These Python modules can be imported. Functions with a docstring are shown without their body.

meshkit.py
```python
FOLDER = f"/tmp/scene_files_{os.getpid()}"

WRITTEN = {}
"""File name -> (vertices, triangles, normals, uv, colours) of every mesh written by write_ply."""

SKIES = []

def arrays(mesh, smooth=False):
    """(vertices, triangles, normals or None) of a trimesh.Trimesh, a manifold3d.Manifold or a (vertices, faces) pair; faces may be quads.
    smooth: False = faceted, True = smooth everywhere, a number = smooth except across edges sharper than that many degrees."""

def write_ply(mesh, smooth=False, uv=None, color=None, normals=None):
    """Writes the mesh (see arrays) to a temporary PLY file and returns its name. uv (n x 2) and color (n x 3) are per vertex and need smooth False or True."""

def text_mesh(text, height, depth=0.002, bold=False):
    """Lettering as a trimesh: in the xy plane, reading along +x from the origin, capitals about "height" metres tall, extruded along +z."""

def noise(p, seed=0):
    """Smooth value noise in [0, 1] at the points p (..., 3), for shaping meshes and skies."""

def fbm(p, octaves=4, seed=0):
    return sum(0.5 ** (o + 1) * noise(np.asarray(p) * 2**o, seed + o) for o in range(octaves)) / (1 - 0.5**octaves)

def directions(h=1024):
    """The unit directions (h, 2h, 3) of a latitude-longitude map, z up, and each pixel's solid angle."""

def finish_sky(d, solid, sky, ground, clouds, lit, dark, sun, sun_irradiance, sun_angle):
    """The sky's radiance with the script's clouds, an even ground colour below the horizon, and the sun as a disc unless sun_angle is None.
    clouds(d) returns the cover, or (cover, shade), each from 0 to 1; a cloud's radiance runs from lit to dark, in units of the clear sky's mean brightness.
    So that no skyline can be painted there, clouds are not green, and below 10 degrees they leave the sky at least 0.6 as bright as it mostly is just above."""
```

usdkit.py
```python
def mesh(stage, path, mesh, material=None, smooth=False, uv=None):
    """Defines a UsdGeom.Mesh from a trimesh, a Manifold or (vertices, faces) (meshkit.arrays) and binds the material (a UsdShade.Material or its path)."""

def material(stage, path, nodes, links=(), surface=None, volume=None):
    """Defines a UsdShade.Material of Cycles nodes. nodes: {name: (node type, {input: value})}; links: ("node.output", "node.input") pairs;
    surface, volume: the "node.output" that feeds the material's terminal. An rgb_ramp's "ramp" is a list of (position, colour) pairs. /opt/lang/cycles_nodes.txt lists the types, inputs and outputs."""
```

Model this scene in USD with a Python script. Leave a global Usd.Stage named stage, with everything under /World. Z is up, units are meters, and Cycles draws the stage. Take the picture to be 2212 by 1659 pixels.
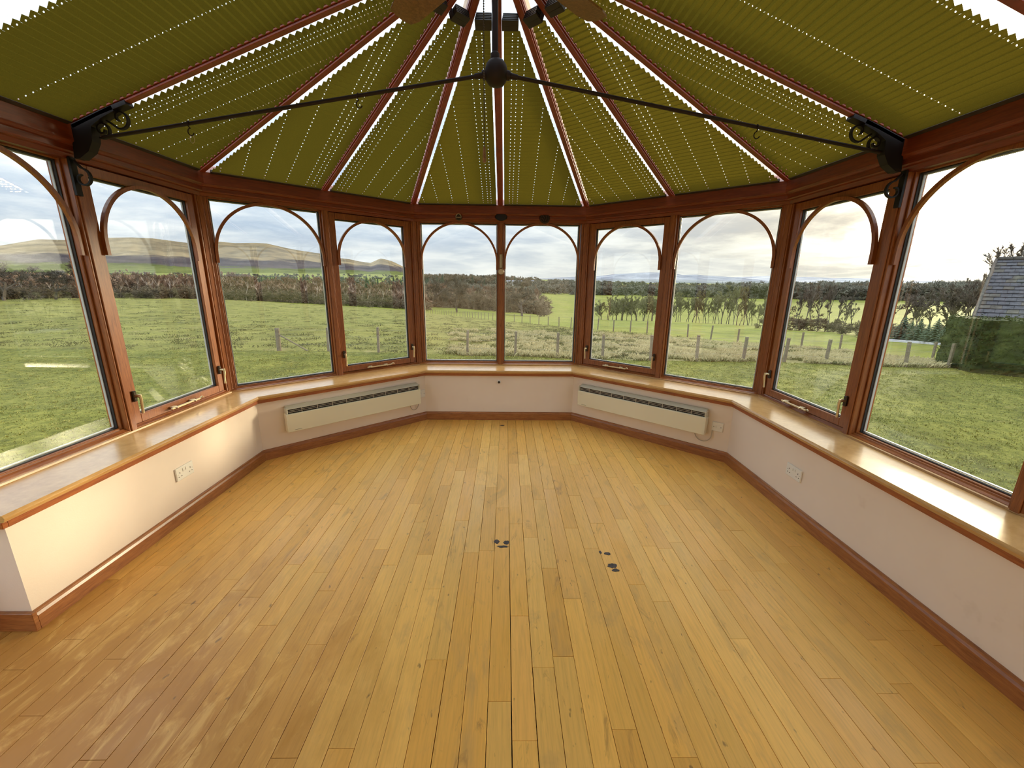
import math, random
import numpy as np
import trimesh, usdkit, meshkit
from shapely.geometry import Polygon, box as sbox
from scipy.interpolate import RBFInterpolator
from pxr import Usd, UsdGeom, UsdLux, UsdShade, Gf, Sdf, Vt

stage = Usd.Stage.CreateInMemory()
UsdGeom.Xform.Define(stage, '/World')
PI = math.pi
# ------------------------------------------------------------------ camera, sky, sun, exposure
W, H, FPX = 2212, 1659, 881.1
PITCH, ROLL, YAW = 0.2465, 0.0115, -0.0174
CAM = np.array([0.065, -4.4762, 1.55])


def cam_axes():
    cp, sp, cr, sr, cy, sy = np.cos(PITCH), np.sin(PITCH), np.cos(ROLL), np.sin(ROLL), np.cos(YAW), np.sin(YAW)
    f, u, r = np.array([0, cp, -sp]), np.array([0, sp, cp]), np.array([1.0, 0, 0])
    r, u = cr * r + sr * u, -sr * r + cr * u
    Z = np.array([[cy, -sy, 0], [sy, cy, 0], [0, 0, 1]])
    return Z @ r, Z @ u, Z @ f


RIGHT, UP, FWD = cam_axes()
cam = UsdGeom.Camera.Define(stage, '/World/camera')
cam.CreateHorizontalApertureAttr(36.0)
cam.CreateVerticalApertureAttr(27.0)
cam.CreateFocalLengthAttr(36.0 * FPX / W)
cam.CreateClippingRangeAttr(Gf.Vec2f(0.05, 60000.0))
cam.AddTransformOp().Set(Gf.Matrix4d(*RIGHT, 0, *UP, 0, *(-FWD), 0, *CAM, 1))
cam.CreateExposureAttr(0.7)

SUN_AZ, SUN_EL = math.radians(51.5), math.radians(8.5)
SUN = np.array([math.sin(SUN_AZ) * math.cos(SUN_EL), math.cos(SUN_AZ) * math.cos(SUN_EL), math.sin(SUN_EL)])
SUN_E, SUN_COL, SUN_ANGLE = 33.0, (1.0, 0.83, 0.56), 9.0
SKY_GAIN = 0.87


def mat(name, nodes, links, surface='p.BSDF', volume=None):
    return usdkit.material(stage, '/World/Looks/' + name, nodes, links, surface=surface, volume=volume)


def M_(t, **k):
    return ('math', {'math_type': t, **k})


sky_nodes = {
    't': ('texture_coordinate', {}), 's': ('separate_xyz', {}),
    'zc': M_('maximum', value2=0.0), 'zd': M_('add', value2=0.13),
    'px': M_('divide'), 'py': M_('divide'), 'cv': ('combine_xyz', {'z': 0.0}),
    'n1': ('noise_texture', {'scale': 0.85, 'detail': 7.0, 'roughness': 0.55, 'distortion': 0.35}),
    'n2': ('noise_texture', {'scale': 2.6, 'detail': 5.0, 'roughness': 0.6, 'distortion': 0.2}),
    'nm': ('mix_float', {'fac': 0.32}),
    'r': ('rgb_ramp', {'ramp': [(0.30, (0.92, 0.94, 0.95)), (0.43, (0.74, 0.79, 0.84)), (0.52, (0.56, 0.64, 0.74)), (0.60, (0.45, 0.54, 0.67)), (0.72, (0.62, 0.71, 0.82))]}),
    'rw': ('rgb_ramp', {'ramp': [(0.34, (1.0, 0.98, 0.88)), (0.46, (0.95, 0.87, 0.68)), (0.56, (0.68, 0.60, 0.48)), (0.66, (0.55, 0.50, 0.42)), (0.8, (0.8, 0.74, 0.62))]}),
    'sd': ('vector_math', {'math_type': 'dot_product', 'vector2': tuple(SUN)}), 'sm': M_('maximum', value2=0.0),
    'pw': M_('power', value2=5.0), 'mx': ('mix', {'mix_type': 'mix'}),
    # a pale bright band low over the horizon, and the brightening of an overcast sky towards the zenith
    'hz': ('map_range', {'from_min': 0.0, 'from_max': 0.10, 'to_min': 0.55, 'to_max': 0.0, 'clamp': True}),
    'mh': ('mix', {'mix_type': 'mix', 'color2': (0.86, 0.86, 0.80)}),
    'zb': ('map_range', {'from_min': 0.06, 'from_max': 1.0, 'to_min': 0.86, 'to_max': 2.7, 'clamp': True}),
    'ml': ('mix', {'mix_type': 'multiply', 'fac': 1.0}),
    'p1': M_('power', value2=55.0), 'p2': M_('power', value2=300.0), 'gv': ('rgb_ramp', {'ramp': [(0.36, (1, 1, 1)), (0.50, (0.42, 0.40, 0.38)), (0.60, (0.10, 0.095, 0.09)), (0.75, (0.35, 0.35, 0.35))]}), 'gm': ('mix', {'mix_type': 'multiply', 'fac': 1.0}),
    'k1': M_('multiply', value2=2.2), 'k2': M_('multiply', value2=36.0), 'ks': M_('add'),
    'gc': ('vector_math', {'math_type': 'scale', 'vector1': (1.0, 0.90, 0.70)}),
    'ad': ('mix', {'mix_type': 'add', 'fac': 1.0}),
    'b': ('background_shader', {'strength': SKY_GAIN}),
}
sky_links = [('t.generated', 's.vector'), ('s.z', 'zc.value1'), ('zc.value', 'zd.value1'), ('s.x', 'px.value1'), ('zd.value', 'px.value2'),
             ('s.y', 'py.value1'), ('zd.value', 'py.value2'), ('px.value', 'cv.x'), ('py.value', 'cv.y'), ('cv.vector', 'n1.vector'), ('cv.vector', 'n2.vector'),
             ('n1.fac', 'nm.a'), ('n2.fac', 'nm.b'), ('nm.result', 'r.fac'), ('nm.result', 'rw.fac'),
             ('t.generated', 'sd.vector1'), ('sd.value', 'sm.value1'), ('sm.value', 'pw.value1'), ('pw.value', 'mx.fac'), ('r.color', 'mx.color1'), ('rw.color', 'mx.color2'),
             ('zc.value', 'hz.value'), ('hz.result', 'mh.fac'), ('mx.color', 'mh.color1'), ('zc.value', 'zb.value'), ('mh.color', 'ml.color1'), ('zb.result', 'ml.color2'),
             ('sm.value', 'p1.value1'), ('sm.value', 'p2.value1'), ('p1.value', 'k1.value1'), ('p2.value', 'k2.value1'), ('k1.value', 'ks.value1'), ('k2.value', 'ks.value2'),
             ('ks.value', 'gc.scale'), ('ml.color', 'ad.color1'), ('gc.vector', 'gm.color1'), ('nm.result', 'gv.fac'), ('gv.color', 'gm.color2'), ('gm.color', 'ad.color2'), ('ad.color', 'b.color')]
sky_mat = mat('sky', sky_nodes, sky_links, 'b.background')
dome = UsdLux.DomeLight.Define(stage, '/World/sky_dome')
UsdShade.MaterialBindingAPI.Apply(dome.GetPrim()).Bind(sky_mat)
sun = UsdLux.DistantLight.Define(stage, '/World/veiled_sun')
sun.CreateAngleAttr(SUN_ANGLE)
sun.CreateColorAttr(Gf.Vec3f(*SUN_COL))
sun.CreateIntensityAttr(SUN_E)
zax = SUN
xax = np.cross([0, 0, 1.0], zax); xax /= np.linalg.norm(xax)
yax = np.cross(zax, xax)
sun.AddTransformOp().Set(Gf.Matrix4d(*xax, 0, *yax, 0, *zax, 0, 0, 0, 0, 1))

# ------------------------------------------------------------------ helpers
used = {}


def numbered(path):
    n = used.get(path, 0)
    used[path] = n + 1
    return path if n == 0 else f'{path}_{n:03d}'


class MB:
    def __init__(self):
        self.v, self.f, self.n = [], [], 0

    def add(self, v, f):
        v, f = np.asarray(v, float), np.asarray(f, int)
        if f.ndim == 2 and f.shape[1] == 4:
            f = np.vstack([f[:, [0, 1, 2]], f[:, [0, 2, 3]]])
        self.v.append(v); self.f.append(f + self.n); self.n += len(v)
        return self

    def tm(self, m):
        return self.add(m.vertices, m.faces)

    def get(self):
        return np.vstack(self.v), np.vstack(self.f)


CH = {}


def chamfer_box(sx, sy, sz, c=0.002):
    """A chamfered box about the origin."""
    c = min(c, sx * .3, sy * .3, sz * .3)
    key = tuple(round(q, 5) for q in (sx, sy, sz, c))
    if key not in CH:
        P = []
        h = np.array([sx, sy, sz]) / 2
        for s in np.ndindex(2, 2, 2):
            s = np.array(s) * 2 - 1
            for k in range(3):
                q = h - c; q[k] = h[k]
                P.append(s * q)
        m = trimesh.convex.convex_hull(np.array(P))
        CH[key] = (np.array(m.vertices), np.array(m.faces))
    return CH[key]


def ident(p):
    return p


def bx(mb, x0, x1, y0, y1, z0, z1, fr=ident, c=0.002):
    v, f = chamfer_box(abs(x1 - x0), abs(y1 - y0), abs(z1 - z0), c)
    v = v + np.array([(x0 + x1) / 2, (y0 + y1) / 2, (z0 + z1) / 2])
    mb.add(fr(v), f)
    return mb


def tube(mb, pts, r, sides=8, cap=True, fr=ident):
    p = np.asarray(pts, float)
    r = np.broadcast_to(np.asarray(r, float), (len(p),))
    t = np.gradient(p, axis=0)
    t /= np.linalg.norm(t, axis=1, keepdims=True) + 1e-12
    a = np.cross(t, np.where(np.abs(t[:, 2:]) < 0.9, [0, 0, 1.0], [1.0, 0, 0]))
    for i in range(1, len(a)):
        a[i] = a[i - 1] - t[i] * np.dot(a[i - 1], t[i])
    a /= np.linalg.norm(a, axis=1, keepdims=True) + 1e-12
    b = np.cross(t, a)
    g = np.arange(sides) * 2 * PI / sides
    v = (p[:, None] + r[:, None, None] * (np.cos(g)[None, :, None] * a[:, None] + np.sin(g)[None, :, None] * b[:, None])).reshape(-1, 3)
    i, j = np.meshgrid(np.arange(len(p) - 1), np.arange(sides), indexing='ij')
    q = np.stack([i * sides + j, i * sides + (j + 1) % sides, (i + 1) * sides + (j + 1) % sides, (i + 1) * sides + j], -1).reshape(-1, 4)
    f = np.vstack([q[:, [0, 1, 2]], q[:, [0, 2, 3]]])
    if cap:
        k = len(v)
        v = np.vstack([v, p[:1], p[-1:]])
        jj = np.arange(sides)
        e = (len(p) - 1) * sides
        f = np.vstack([f, np.stack([(jj + 1) % sides, jj, np.full(sides, k)], 1), np.stack([e + jj, e + (jj + 1) % sides, np.full(sides, k + 1)], 1)])
    mb.add(fr(v), f)
    return mb


def lathe(mb, prof, sides=24, fr=ident):
    """prof: (radius, height) pairs about local z."""
    prof = np.asarray(prof, float)
    g = np.arange(sides) * 2 * PI / sides
    v = np.stack([prof[:, None, 0] * np.cos(g), prof[:, None, 0] * np.sin(g), np.repeat(prof[:, None, 1], sides, 1)], -1).reshape(-1, 3)
    i, j = np.meshgrid(np.arange(len(prof) - 1), np.arange(sides), indexing='ij')
    q = np.stack([i * sides + j, i * sides + (j + 1) % sides, (i + 1) * sides + (j + 1) % sides, (i + 1) * sides + j], -1).reshape(-1, 4)
    mb.add(fr(v), q)
    return mb


def prism(mb, poly, z0, z1, fr=ident):
    m = trimesh.creation.extrude_polygon(poly, z1 - z0, engine='earcut')
    v = np.array(m.vertices); v[:, 2] += z0
    mb.add(fr(v), m.faces)
    return mb


def frame(o, x, y, z):
    o, A = np.asarray(o, float), np.array([x, y, z], float)
    return lambda v: np.asarray(v, float) @ A + o


def tag(prim, label=None, cat=None, group=None, kind=None):
    for k, s in (('label', label), ('category', cat), ('group', group), ('kind', kind)):
        if s:
            prim.SetCustomDataByKey(k, s)
    return prim


class Thing:
    """An Xform at the thing's base whose children are its parts; parts are given in world coordinates."""

    def __init__(self, name, label=None, cat=None, loc=(0, 0, 0), group=None, kind=None, rotz=0.0, parent=None):
        self.loc = np.asarray(loc, float)
        base = parent.path if parent else '/World'
        self.path = numbered(f'{base}/{name}')
        self.origin = (parent.origin if parent else np.zeros(3)) + 0
        x = UsdGeom.Xform.Define(stage, self.path)
        rel = self.loc - self.origin if parent else self.loc
        x.AddTranslateOp().Set(Gf.Vec3d(*map(float, rel)))
        if rotz:
            x.AddRotateZOp().Set(math.degrees(rotz))
        self.origin = self.loc
        self.prim = tag(x.GetPrim(), label, cat, group, kind)

    def part(self, name, mb, m, smooth=False, label=None, under=None, kind=None):
        v, f = mb.get() if isinstance(mb, MB) else (np.asarray(mb[0], float), np.asarray(mb[1], int))
        path = numbered((under or self.path) + '/' + name)
        g = usdkit.mesh(stage, path, (v - self.origin, f), m, smooth)
        if label or kind:
            tag(g.GetPrim(), label, kind=kind)
        return path


def single(name, mb, m, label=None, cat=None, group=None, kind=None, smooth=False):
    v, f = mb.get() if isinstance(mb, MB) else mb
    path = numbered('/World/' + name)
    g = usdkit.mesh(stage, path, (v, f), m, smooth)
    tag(g.GetPrim(), label, cat, group, kind)
    return path


def copy_of(src, name, loc, rotz=0.0, scale=1.0, label=None, cat=None, group=None, tilt=0.0):
    path = numbered('/World/' + name)
    x = UsdGeom.Xform.Define(stage, path)
    x.AddTranslateOp().Set(Gf.Vec3d(*map(float, loc)))
    x.AddRotateZOp().Set(math.degrees(rotz))
    if tilt:
        x.AddRotateXOp().Set(math.degrees(tilt))
    sc = scale if np.ndim(scale) else (scale,) * 3
    x.AddScaleOp().Set(Gf.Vec3f(*map(float, sc)))
    p = x.GetPrim()
    p.GetReferences().AddInternalReference(Sdf.Path(src))
    p.SetInstanceable(True)
    tag(p, label, cat, group)
    return p


def sight(px, py, dist):
    """A point seen in that direction from where the photographer stood, that many metres away on the ground plan."""
    d = RIGHT * (px - W / 2) / FPX - UP * (py - H / 2) / FPX + FWD
    return CAM + d * dist / np.hypot(d[0], d[1])


# ------------------------------------------------------------------ materials
def wood(name, c_dark, c_light, scale=(14, 14, 1.2), rough=0.35, coat=0.15, mixscale=1.0, bump=0.06):
    return mat(name, {
        'g': ('geometry', {}), 'm': ('mapping', {'scale': scale}),
        'n': ('noise_texture', {'scale': 6.0 * mixscale, 'detail': 6.0, 'roughness': 0.6, 'distortion': 0.6}),
        'n2': ('noise_texture', {'scale': 26.0 * mixscale, 'detail': 3.0, 'roughness': 0.6}),
        'mx': ('mix_float', {'fac': 0.35}),
        'r': ('rgb_ramp', {'ramp': [(0.32, c_dark), (0.66, c_light)]}),
        'b': ('bump', {'strength': bump, 'distance': 0.002}),
        'p': ('principled_bsdf', {'roughness': rough, 'coat_weight': coat, 'coat_roughness': 0.2}),
    }, [('g.position', 'm.vector'), ('m.vector', 'n.vector'), ('m.vector', 'n2.vector'), ('n.fac', 'mx.a'), ('n2.fac', 'mx.b'), ('mx.result', 'r.fac'), ('r.color', 'p.base_color'),
        ('mx.result', 'b.height'), ('b.normal', 'p.normal')])


def plain(name, col, rough=0.5, metal=0.0, spec=0.5, noise=0.0, nscale=8.0, **k):
    nodes = {'p': ('principled_bsdf', {'base_color': col, 'roughness': rough, 'metallic': metal, 'specular_ior_level': spec, **k})}
    links = []
    if noise:
        nodes |= {'g': ('geometry', {}), 'n': ('noise_texture', {'scale': nscale, 'detail': 4.0}),
                  'r': ('rgb_ramp', {'ramp': [(0.3, tuple(q * (1 - noise) for q in col)), (0.7, tuple(min(1, q * (1 + noise)) for q in col))]})}
        links = [('g.position', 'n.vector'), ('n.fac', 'r.fac'), ('r.color', 'p.base_color')]
    return mat(name, nodes, links)


MAHOG_D, MAHOG_L = (0.150, 0.036, 0.008), (0.345, 0.112, 0.024)
m_post = wood('mahogany_upright', MAHOG_D, MAHOG_L, (14, 14, 1.0))
m_rail = wood('mahogany_rail', MAHOG_D, MAHOG_L, (1.0, 1.0, 14))
m_beam = wood('shade_dark_eave_beam', (0.095, 0.012, 0.003), (0.215, 0.040, 0.008), (1.0, 1.0, 14))  # darker, redder mahogany: the dimness up at the eaves is painted into it
m_rafter = wood('mahogany_rafter', (0.15, 0.020, 0.007), (0.26, 0.042, 0.013), (3, 3, 3))
m_bar = wood('pale_glazing_bar', (0.52, 0.36, 0.22), (0.66, 0.48, 0.31), (3, 3, 3), rough=0.5)  # upper part of each rafter in a paler wood tone
m_sill = wood('varnished_pine_sill', (0.44, 0.235, 0.075), (0.62, 0.37, 0.14), (1.2, 1.2, 10), rough=0.22, coat=0.6)
m_edge = wood('oak_lipping', (0.36, 0.17, 0.045), (0.55, 0.30, 0.09), (1.2, 1.2, 14), rough=0.3)
m_trim = wood('redwood_trim', (0.20, 0.045, 0.012), (0.42, 0.125, 0.03), (1.2, 1.2, 14), rough=0.35)
m_skirt = wood('redwood_skirting', (0.19, 0.06, 0.018), (0.42, 0.165, 0.05), (1.2, 1.2, 12), rough=0.33, coat=0.3)
m_fan = wood('walnut_fan_blade', (0.10, 0.045, 0.015), (0.26, 0.13, 0.045), (10, 10, 10), rough=0.4)
m_plaster = mat('plaster', {
    'g': ('geometry', {}), 'n': ('noise_texture', {'scale': 3.0, 'detail': 5.0, 'roughness': 0.6}), 'n2': ('noise_texture', {'scale': 160.0, 'detail': 2.0}),
    'r': ('rgb_ramp', {'ramp': [(0.22, (0.68, 0.56, 0.46)), (0.36, (0.82, 0.71, 0.61)), (0.7, (0.85, 0.745, 0.645))]}),
    'b': ('bump', {'strength': 0.12, 'distance': 0.002}), 'p': ('principled_bsdf', {'roughness': 0.75, 'specular_ior_level': 0.25})},
    [('g.position', 'n.vector'), ('g.position', 'n2.vector'), ('n.fac', 'r.fac'), ('r.color', 'p.base_color'), ('n2.fac', 'b.height'), ('b.normal', 'p.normal')])
m_white = plain('white_plastic', (0.82, 0.80, 0.74), 0.35)
m_cream = plain('cream_enamel', (0.80, 0.76, 0.58), 0.4)
m_greyenamel = plain('grey_enamel', (0.55, 0.52, 0.40), 0.45)
m_slot = plain('slot_shade', (0.02, 0.015, 0.012), 0.7)
m_hole = plain('black_hole', (0.012, 0.01, 0.009), 0.6)
m_iron = plain('wrought_iron', (0.008, 0.005, 0.005), 0.5, 0.0, 0.3)
m_brown_iron = plain('brown_iron', (0.014, 0.005, 0.004), 0.5, 0.0, 0.35)
m_black = plain('black_plastic', (0.012, 0.011, 0.012), 0.4)
m_rubber = plain('black_gasket', (0.018, 0.018, 0.018), 0.6)
m_spacer = plain('grey_spacer', (0.42, 0.42, 0.40), 0.45, 0.3)
m_brass = plain('brushed_brass', (0.62, 0.50, 0.30), 0.35, 0.85)
m_dark_brass = plain('dark_bronze', (0.05, 0.035, 0.022), 0.35, 0.6)
m_flex = plain('grey_flex', (0.50, 0.44, 0.36), 0.5)
m_horse = plain('pewter', (0.45, 0.36, 0.25), 0.4, 0.8)
m_dial = plain('dial_face', (0.62, 0.52, 0.36), 0.4)
m_tube = plain('thermometer_face', (0.45, 0.42, 0.30), 0.35)
m_underlay = plain('underfloor', (0.025, 0.012, 0.006), 0.9)
m_stain = plain('black_residue', (0.055, 0.042, 0.04), 0.65, noise=0.6, nscale=60)
m_blind = mat('olive_blind_fabric', {
    'g': ('geometry', {}), 'n': ('noise_texture', {'scale': 220.0, 'detail': 2.0}),
    'r': ('rgb_ramp', {'ramp': [(0.3, (0.86, 0.86, 0.86)), (0.7, (1.0, 1.0, 1.0))]}),
    'd': ('mix', {'mix_type': 'multiply', 'fac': 1.0, 'color1': (0.072, 0.056, 0.010)}), 't': ('mix', {'mix_type': 'multiply', 'fac': 1.0, 'color1': (0.037, 0.0285, 0.0028)}),
    'df': ('diffuse_bsdf', {}), 'tr': ('translucent_bsdf', {}), 'a': ('add_closure', {})},
    [('g.position', 'n.vector'), ('n.fac', 'r.fac'), ('r.color', 'd.color2'), ('r.color', 't.color2'), ('d.color', 'df.color'), ('t.color', 'tr.color'), ('df.BSDF', 'a.closure1'), ('tr.BSDF', 'a.closure2')], 'a.closure')


def glass(name, base, tint):
    return mat(name, {
        'g': ('geometry', {}), 'd': ('vector_math', {'math_type': 'dot_product'}), 'a': M_('absolute'), 'i': M_('subtract', value1=1.0), 'p': M_('power', value2=5.0),
        'f': M_('multiply_add', value2=1 - base, value3=base, use_clamp=True),
        't': ('transparent_bsdf', {'color': tint}), 'gl': ('glossy_bsdf', {'color': (1, 1, 1), 'roughness': 0.0}), 'm': ('mix_closure', {})},
        [('g.incoming', 'd.vector1'), ('g.normal', 'd.vector2'), ('d.value', 'a.value1'), ('a.value', 'i.value2'), ('i.value', 'p.value1'), ('p.value', 'f.value1'),
         ('f.value', 'm.fac'), ('t.BSDF', 'm.closure1'), ('gl.BSDF', 'm.closure2')], 'm.closure')


m_glass = glass('window_glass', 0.042, (0.975, 0.985, 0.97))
m_roofglass = glass('roof_glass', 0.06, (0.96, 0.97, 0.97))


def floor_mat(name, tone, seed):
    """Worn golden boards: fine grain along the board, grey worn patches, dents, and tone that differs from board to board."""
    t = np.array(tone)
    return mat(name, {
        'g': ('geometry', {}), 'oi': ('object_info', {}), 'm': ('mapping', {'scale': (24, 1.3, 24), 'location': (seed * 3.1, seed, 0)}),
        'n': ('noise_texture', {'scale': 4.0, 'detail': 7.0, 'roughness': 0.65, 'distortion': 0.4}),
        'r': ('rgb_ramp', {'ramp': [(0.25, tuple(t * 0.82)), (0.5, tuple(t)), (0.75, tuple(np.minimum(1, t * 1.1)))]}),
        'oh': ('map_range', {'from_min': 0, 'from_max': 1, 'to_min': 0.90, 'to_max': 1.06}),
        'ml': ('mix', {'mix_type': 'multiply', 'fac': 1.0}),
        # grey worn patches
        'w': ('noise_texture', {'scale': 2.3, 'detail': 5.0, 'roughness': 0.62, 'distortion': 0.8}),
        'wm': ('mapping', {'scale': (2.2, 1.0, 1.0), 'location': (seed * 1.7, 0, 0)}),
        'wr': ('rgb_ramp', {'ramp': [(0.57, (0, 0, 0)), (0.75, (0.62, 0.62, 0.62))]}),
        'wx': ('mix', {'mix_type': 'mix', 'color2': (0.50, 0.31, 0.11)}),
        # small dark dents and scratches
        's': ('noise_texture', {'scale': 34.0, 'detail': 3.0, 'roughness': 0.5}), 'sm': ('mapping', {'scale': (1.0, 0.45, 1.0)}),
        'sr': ('rgb_ramp', {'ramp': [(0.69, (0, 0, 0)), (0.76, (0.7, 0.7, 0.7))]}),
        'sx': ('mix', {'mix_type': 'mix', 'color2': (0.15, 0.08, 0.03)}),
        # corner darkened by stain and painted-in shade, pale blotches where the varnish has lifted
        'dv': ('vector_math', {'math_type': 'distance', 'vector2': (-1.75, -3.75, 0.0)}), 'dw': M_('multiply_add', value2=1.1), 'dm': ('map_range', {'from_min': 1.25, 'from_max': 2.15, 'to_min': 0.9, 'to_max': 0.0, 'clamp': True}),
        'bl': ('noise_texture', {'scale': 9.0, 'detail': 6.0, 'roughness': 0.65, 'distortion': 0.9}), 'blm': ('mapping', {'scale': (1.5, 0.6, 1.0)}), 'blr': ('rgb_ramp', {'ramp': [(0.50, (0.40, 0.180, 0.038)), (0.56, (0.47, 0.235, 0.058)), (0.66, (0.62, 0.36, 0.115))]}), 'dx': ('mix', {'mix_type': 'mix'}),
        'k': ('noise_texture', {'scale': 3.2, 'detail': 5.0, 'roughness': 0.7, 'distortion': 1.2}), 'km': ('mapping', {'scale': (3.4, 1.0, 1.0), 'location': (seed * 7.7, seed * 2.3, 0)}), 'kr': ('rgb_ramp', {'ramp': [(0.60, (0, 0, 0)), (0.74, (0.75, 0.75, 0.75))]}), 'kx': ('mix', {'mix_type': 'mix', 'color2': (0.36, 0.185, 0.05)}),
        'b': ('bump', {'strength': 0.10, 'distance': 0.002}),
        'ro': ('rgb_ramp', {'ramp': [(0.35, (0.30, 0.30, 0.30)), (0.65, (0.48, 0.48, 0.48))]}),
        'p': ('principled_bsdf', {'specular_ior_level': 0.45})},
        [('g.position', 'm.vector'), ('m.vector', 'n.vector'), ('n.fac', 'r.fac'), ('oi.random', 'oh.value'), ('r.color', 'ml.color1'), ('oh.result', 'ml.color2'),
         ('g.position', 'wm.vector'), ('wm.vector', 'w.vector'), ('w.fac', 'wr.fac'), ('wr.color', 'wx.fac'), ('ml.color', 'wx.color1'),
         ('g.position', 'sm.vector'), ('sm.vector', 's.vector'), ('s.fac', 'sr.fac'), ('sr.color', 'sx.fac'), ('g.position', 'dv.vector1'), ('w.fac', 'dw.value1'), ('dv.value', 'dw.value3'), ('dw.value', 'dm.value'), ('g.position', 'blm.vector'), ('blm.vector', 'bl.vector'), ('bl.fac', 'blr.fac'), ('dm.result', 'dx.fac'), ('wx.color', 'dx.color1'), ('blr.color', 'dx.color2'), ('g.position', 'km.vector'), ('km.vector', 'k.vector'), ('k.fac', 'kr.fac'), ('kr.color', 'kx.fac'), ('dx.color', 'kx.color1'), ('kx.color', 'sx.color1'), ('sx.color', 'p.base_color'),
         ('n.fac', 'b.height'), ('b.normal', 'p.normal'), ('w.fac', 'ro.fac'), ('ro.color', 'p.roughness')])


FLOOR_TONES = [(0.87, 0.49, 0.108), (0.845, 0.465, 0.098), (0.89, 0.52, 0.125), (0.81, 0.435, 0.086), (0.86, 0.475, 0.112)]
m_floor = [floor_mat(f'board_tone_{i}', t, i) for i, t in enumerate(FLOOR_TONES)]

# ------------------------------------------------------------------ plan of the room: a five-sided bay, two bays more behind the camera
PB, PA, PC, YB = 0.8368, 2.0483, 1.1261, -6.126      # half width of the front wall, half width of the room, depth of the splay, back wall
OFF = 0.307                                          # window frames stand this far outside the inner wall face
Z_BASE, Z_WALL, Z_SILL, Z_EAVE = 0.093, 0.528, 0.582, 2.33
Y_DOOR = -2.92                                       # where the dwarf wall on the left ends


def plan(off=0.0):
    pts = np.array([(-PA, YB), (-PA, -PC), (-PB, 0), (PB, 0), (PA, -PC), (PA, YB)], float)
    out = []
    for i in range(6):
        if i in (0, 5):
            out.append(pts[i] + [(-off if i == 0 else off), 0]); continue
        d0, d1 = pts[i] - pts[i - 1], pts[i + 1] - pts[i]
        n0, n1 = np.array([-d0[1], d0[0]]) / np.linalg.norm(d0), np.array([-d1[1], d1[0]]) / np.linalg.norm(d1)
        m = n0 + n1
        out.append(pts[i] + m / np.dot(m, n0) * off)
    return np.array(out)


SIDES = ['left', 'front_left', 'front', 'front_right', 'right']
FACE = []
for i in range(5):
    s, s0 = plan(OFF), plan(0)
    a, b = s[i], s[i + 1]
    t = (b - a) / np.linalg.norm(b - a)
    FACE.append(dict(a=a, t=t, n=np.array([-t[1], t[0]]), L=float(np.linalg.norm(b - a)), o0=float(np.dot(s0[i] - a, t))))


def ff(i):
    """Frame of a wall: x along it from the corner of the window line, y outwards from the inner wall face, z up."""
    F = FACE[i]
    o = F['a'] - F['n'] * OFF
    return frame((*o, 0), (*F['t'], 0), (*F['n'], 0), (0, 0, 1))


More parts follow.
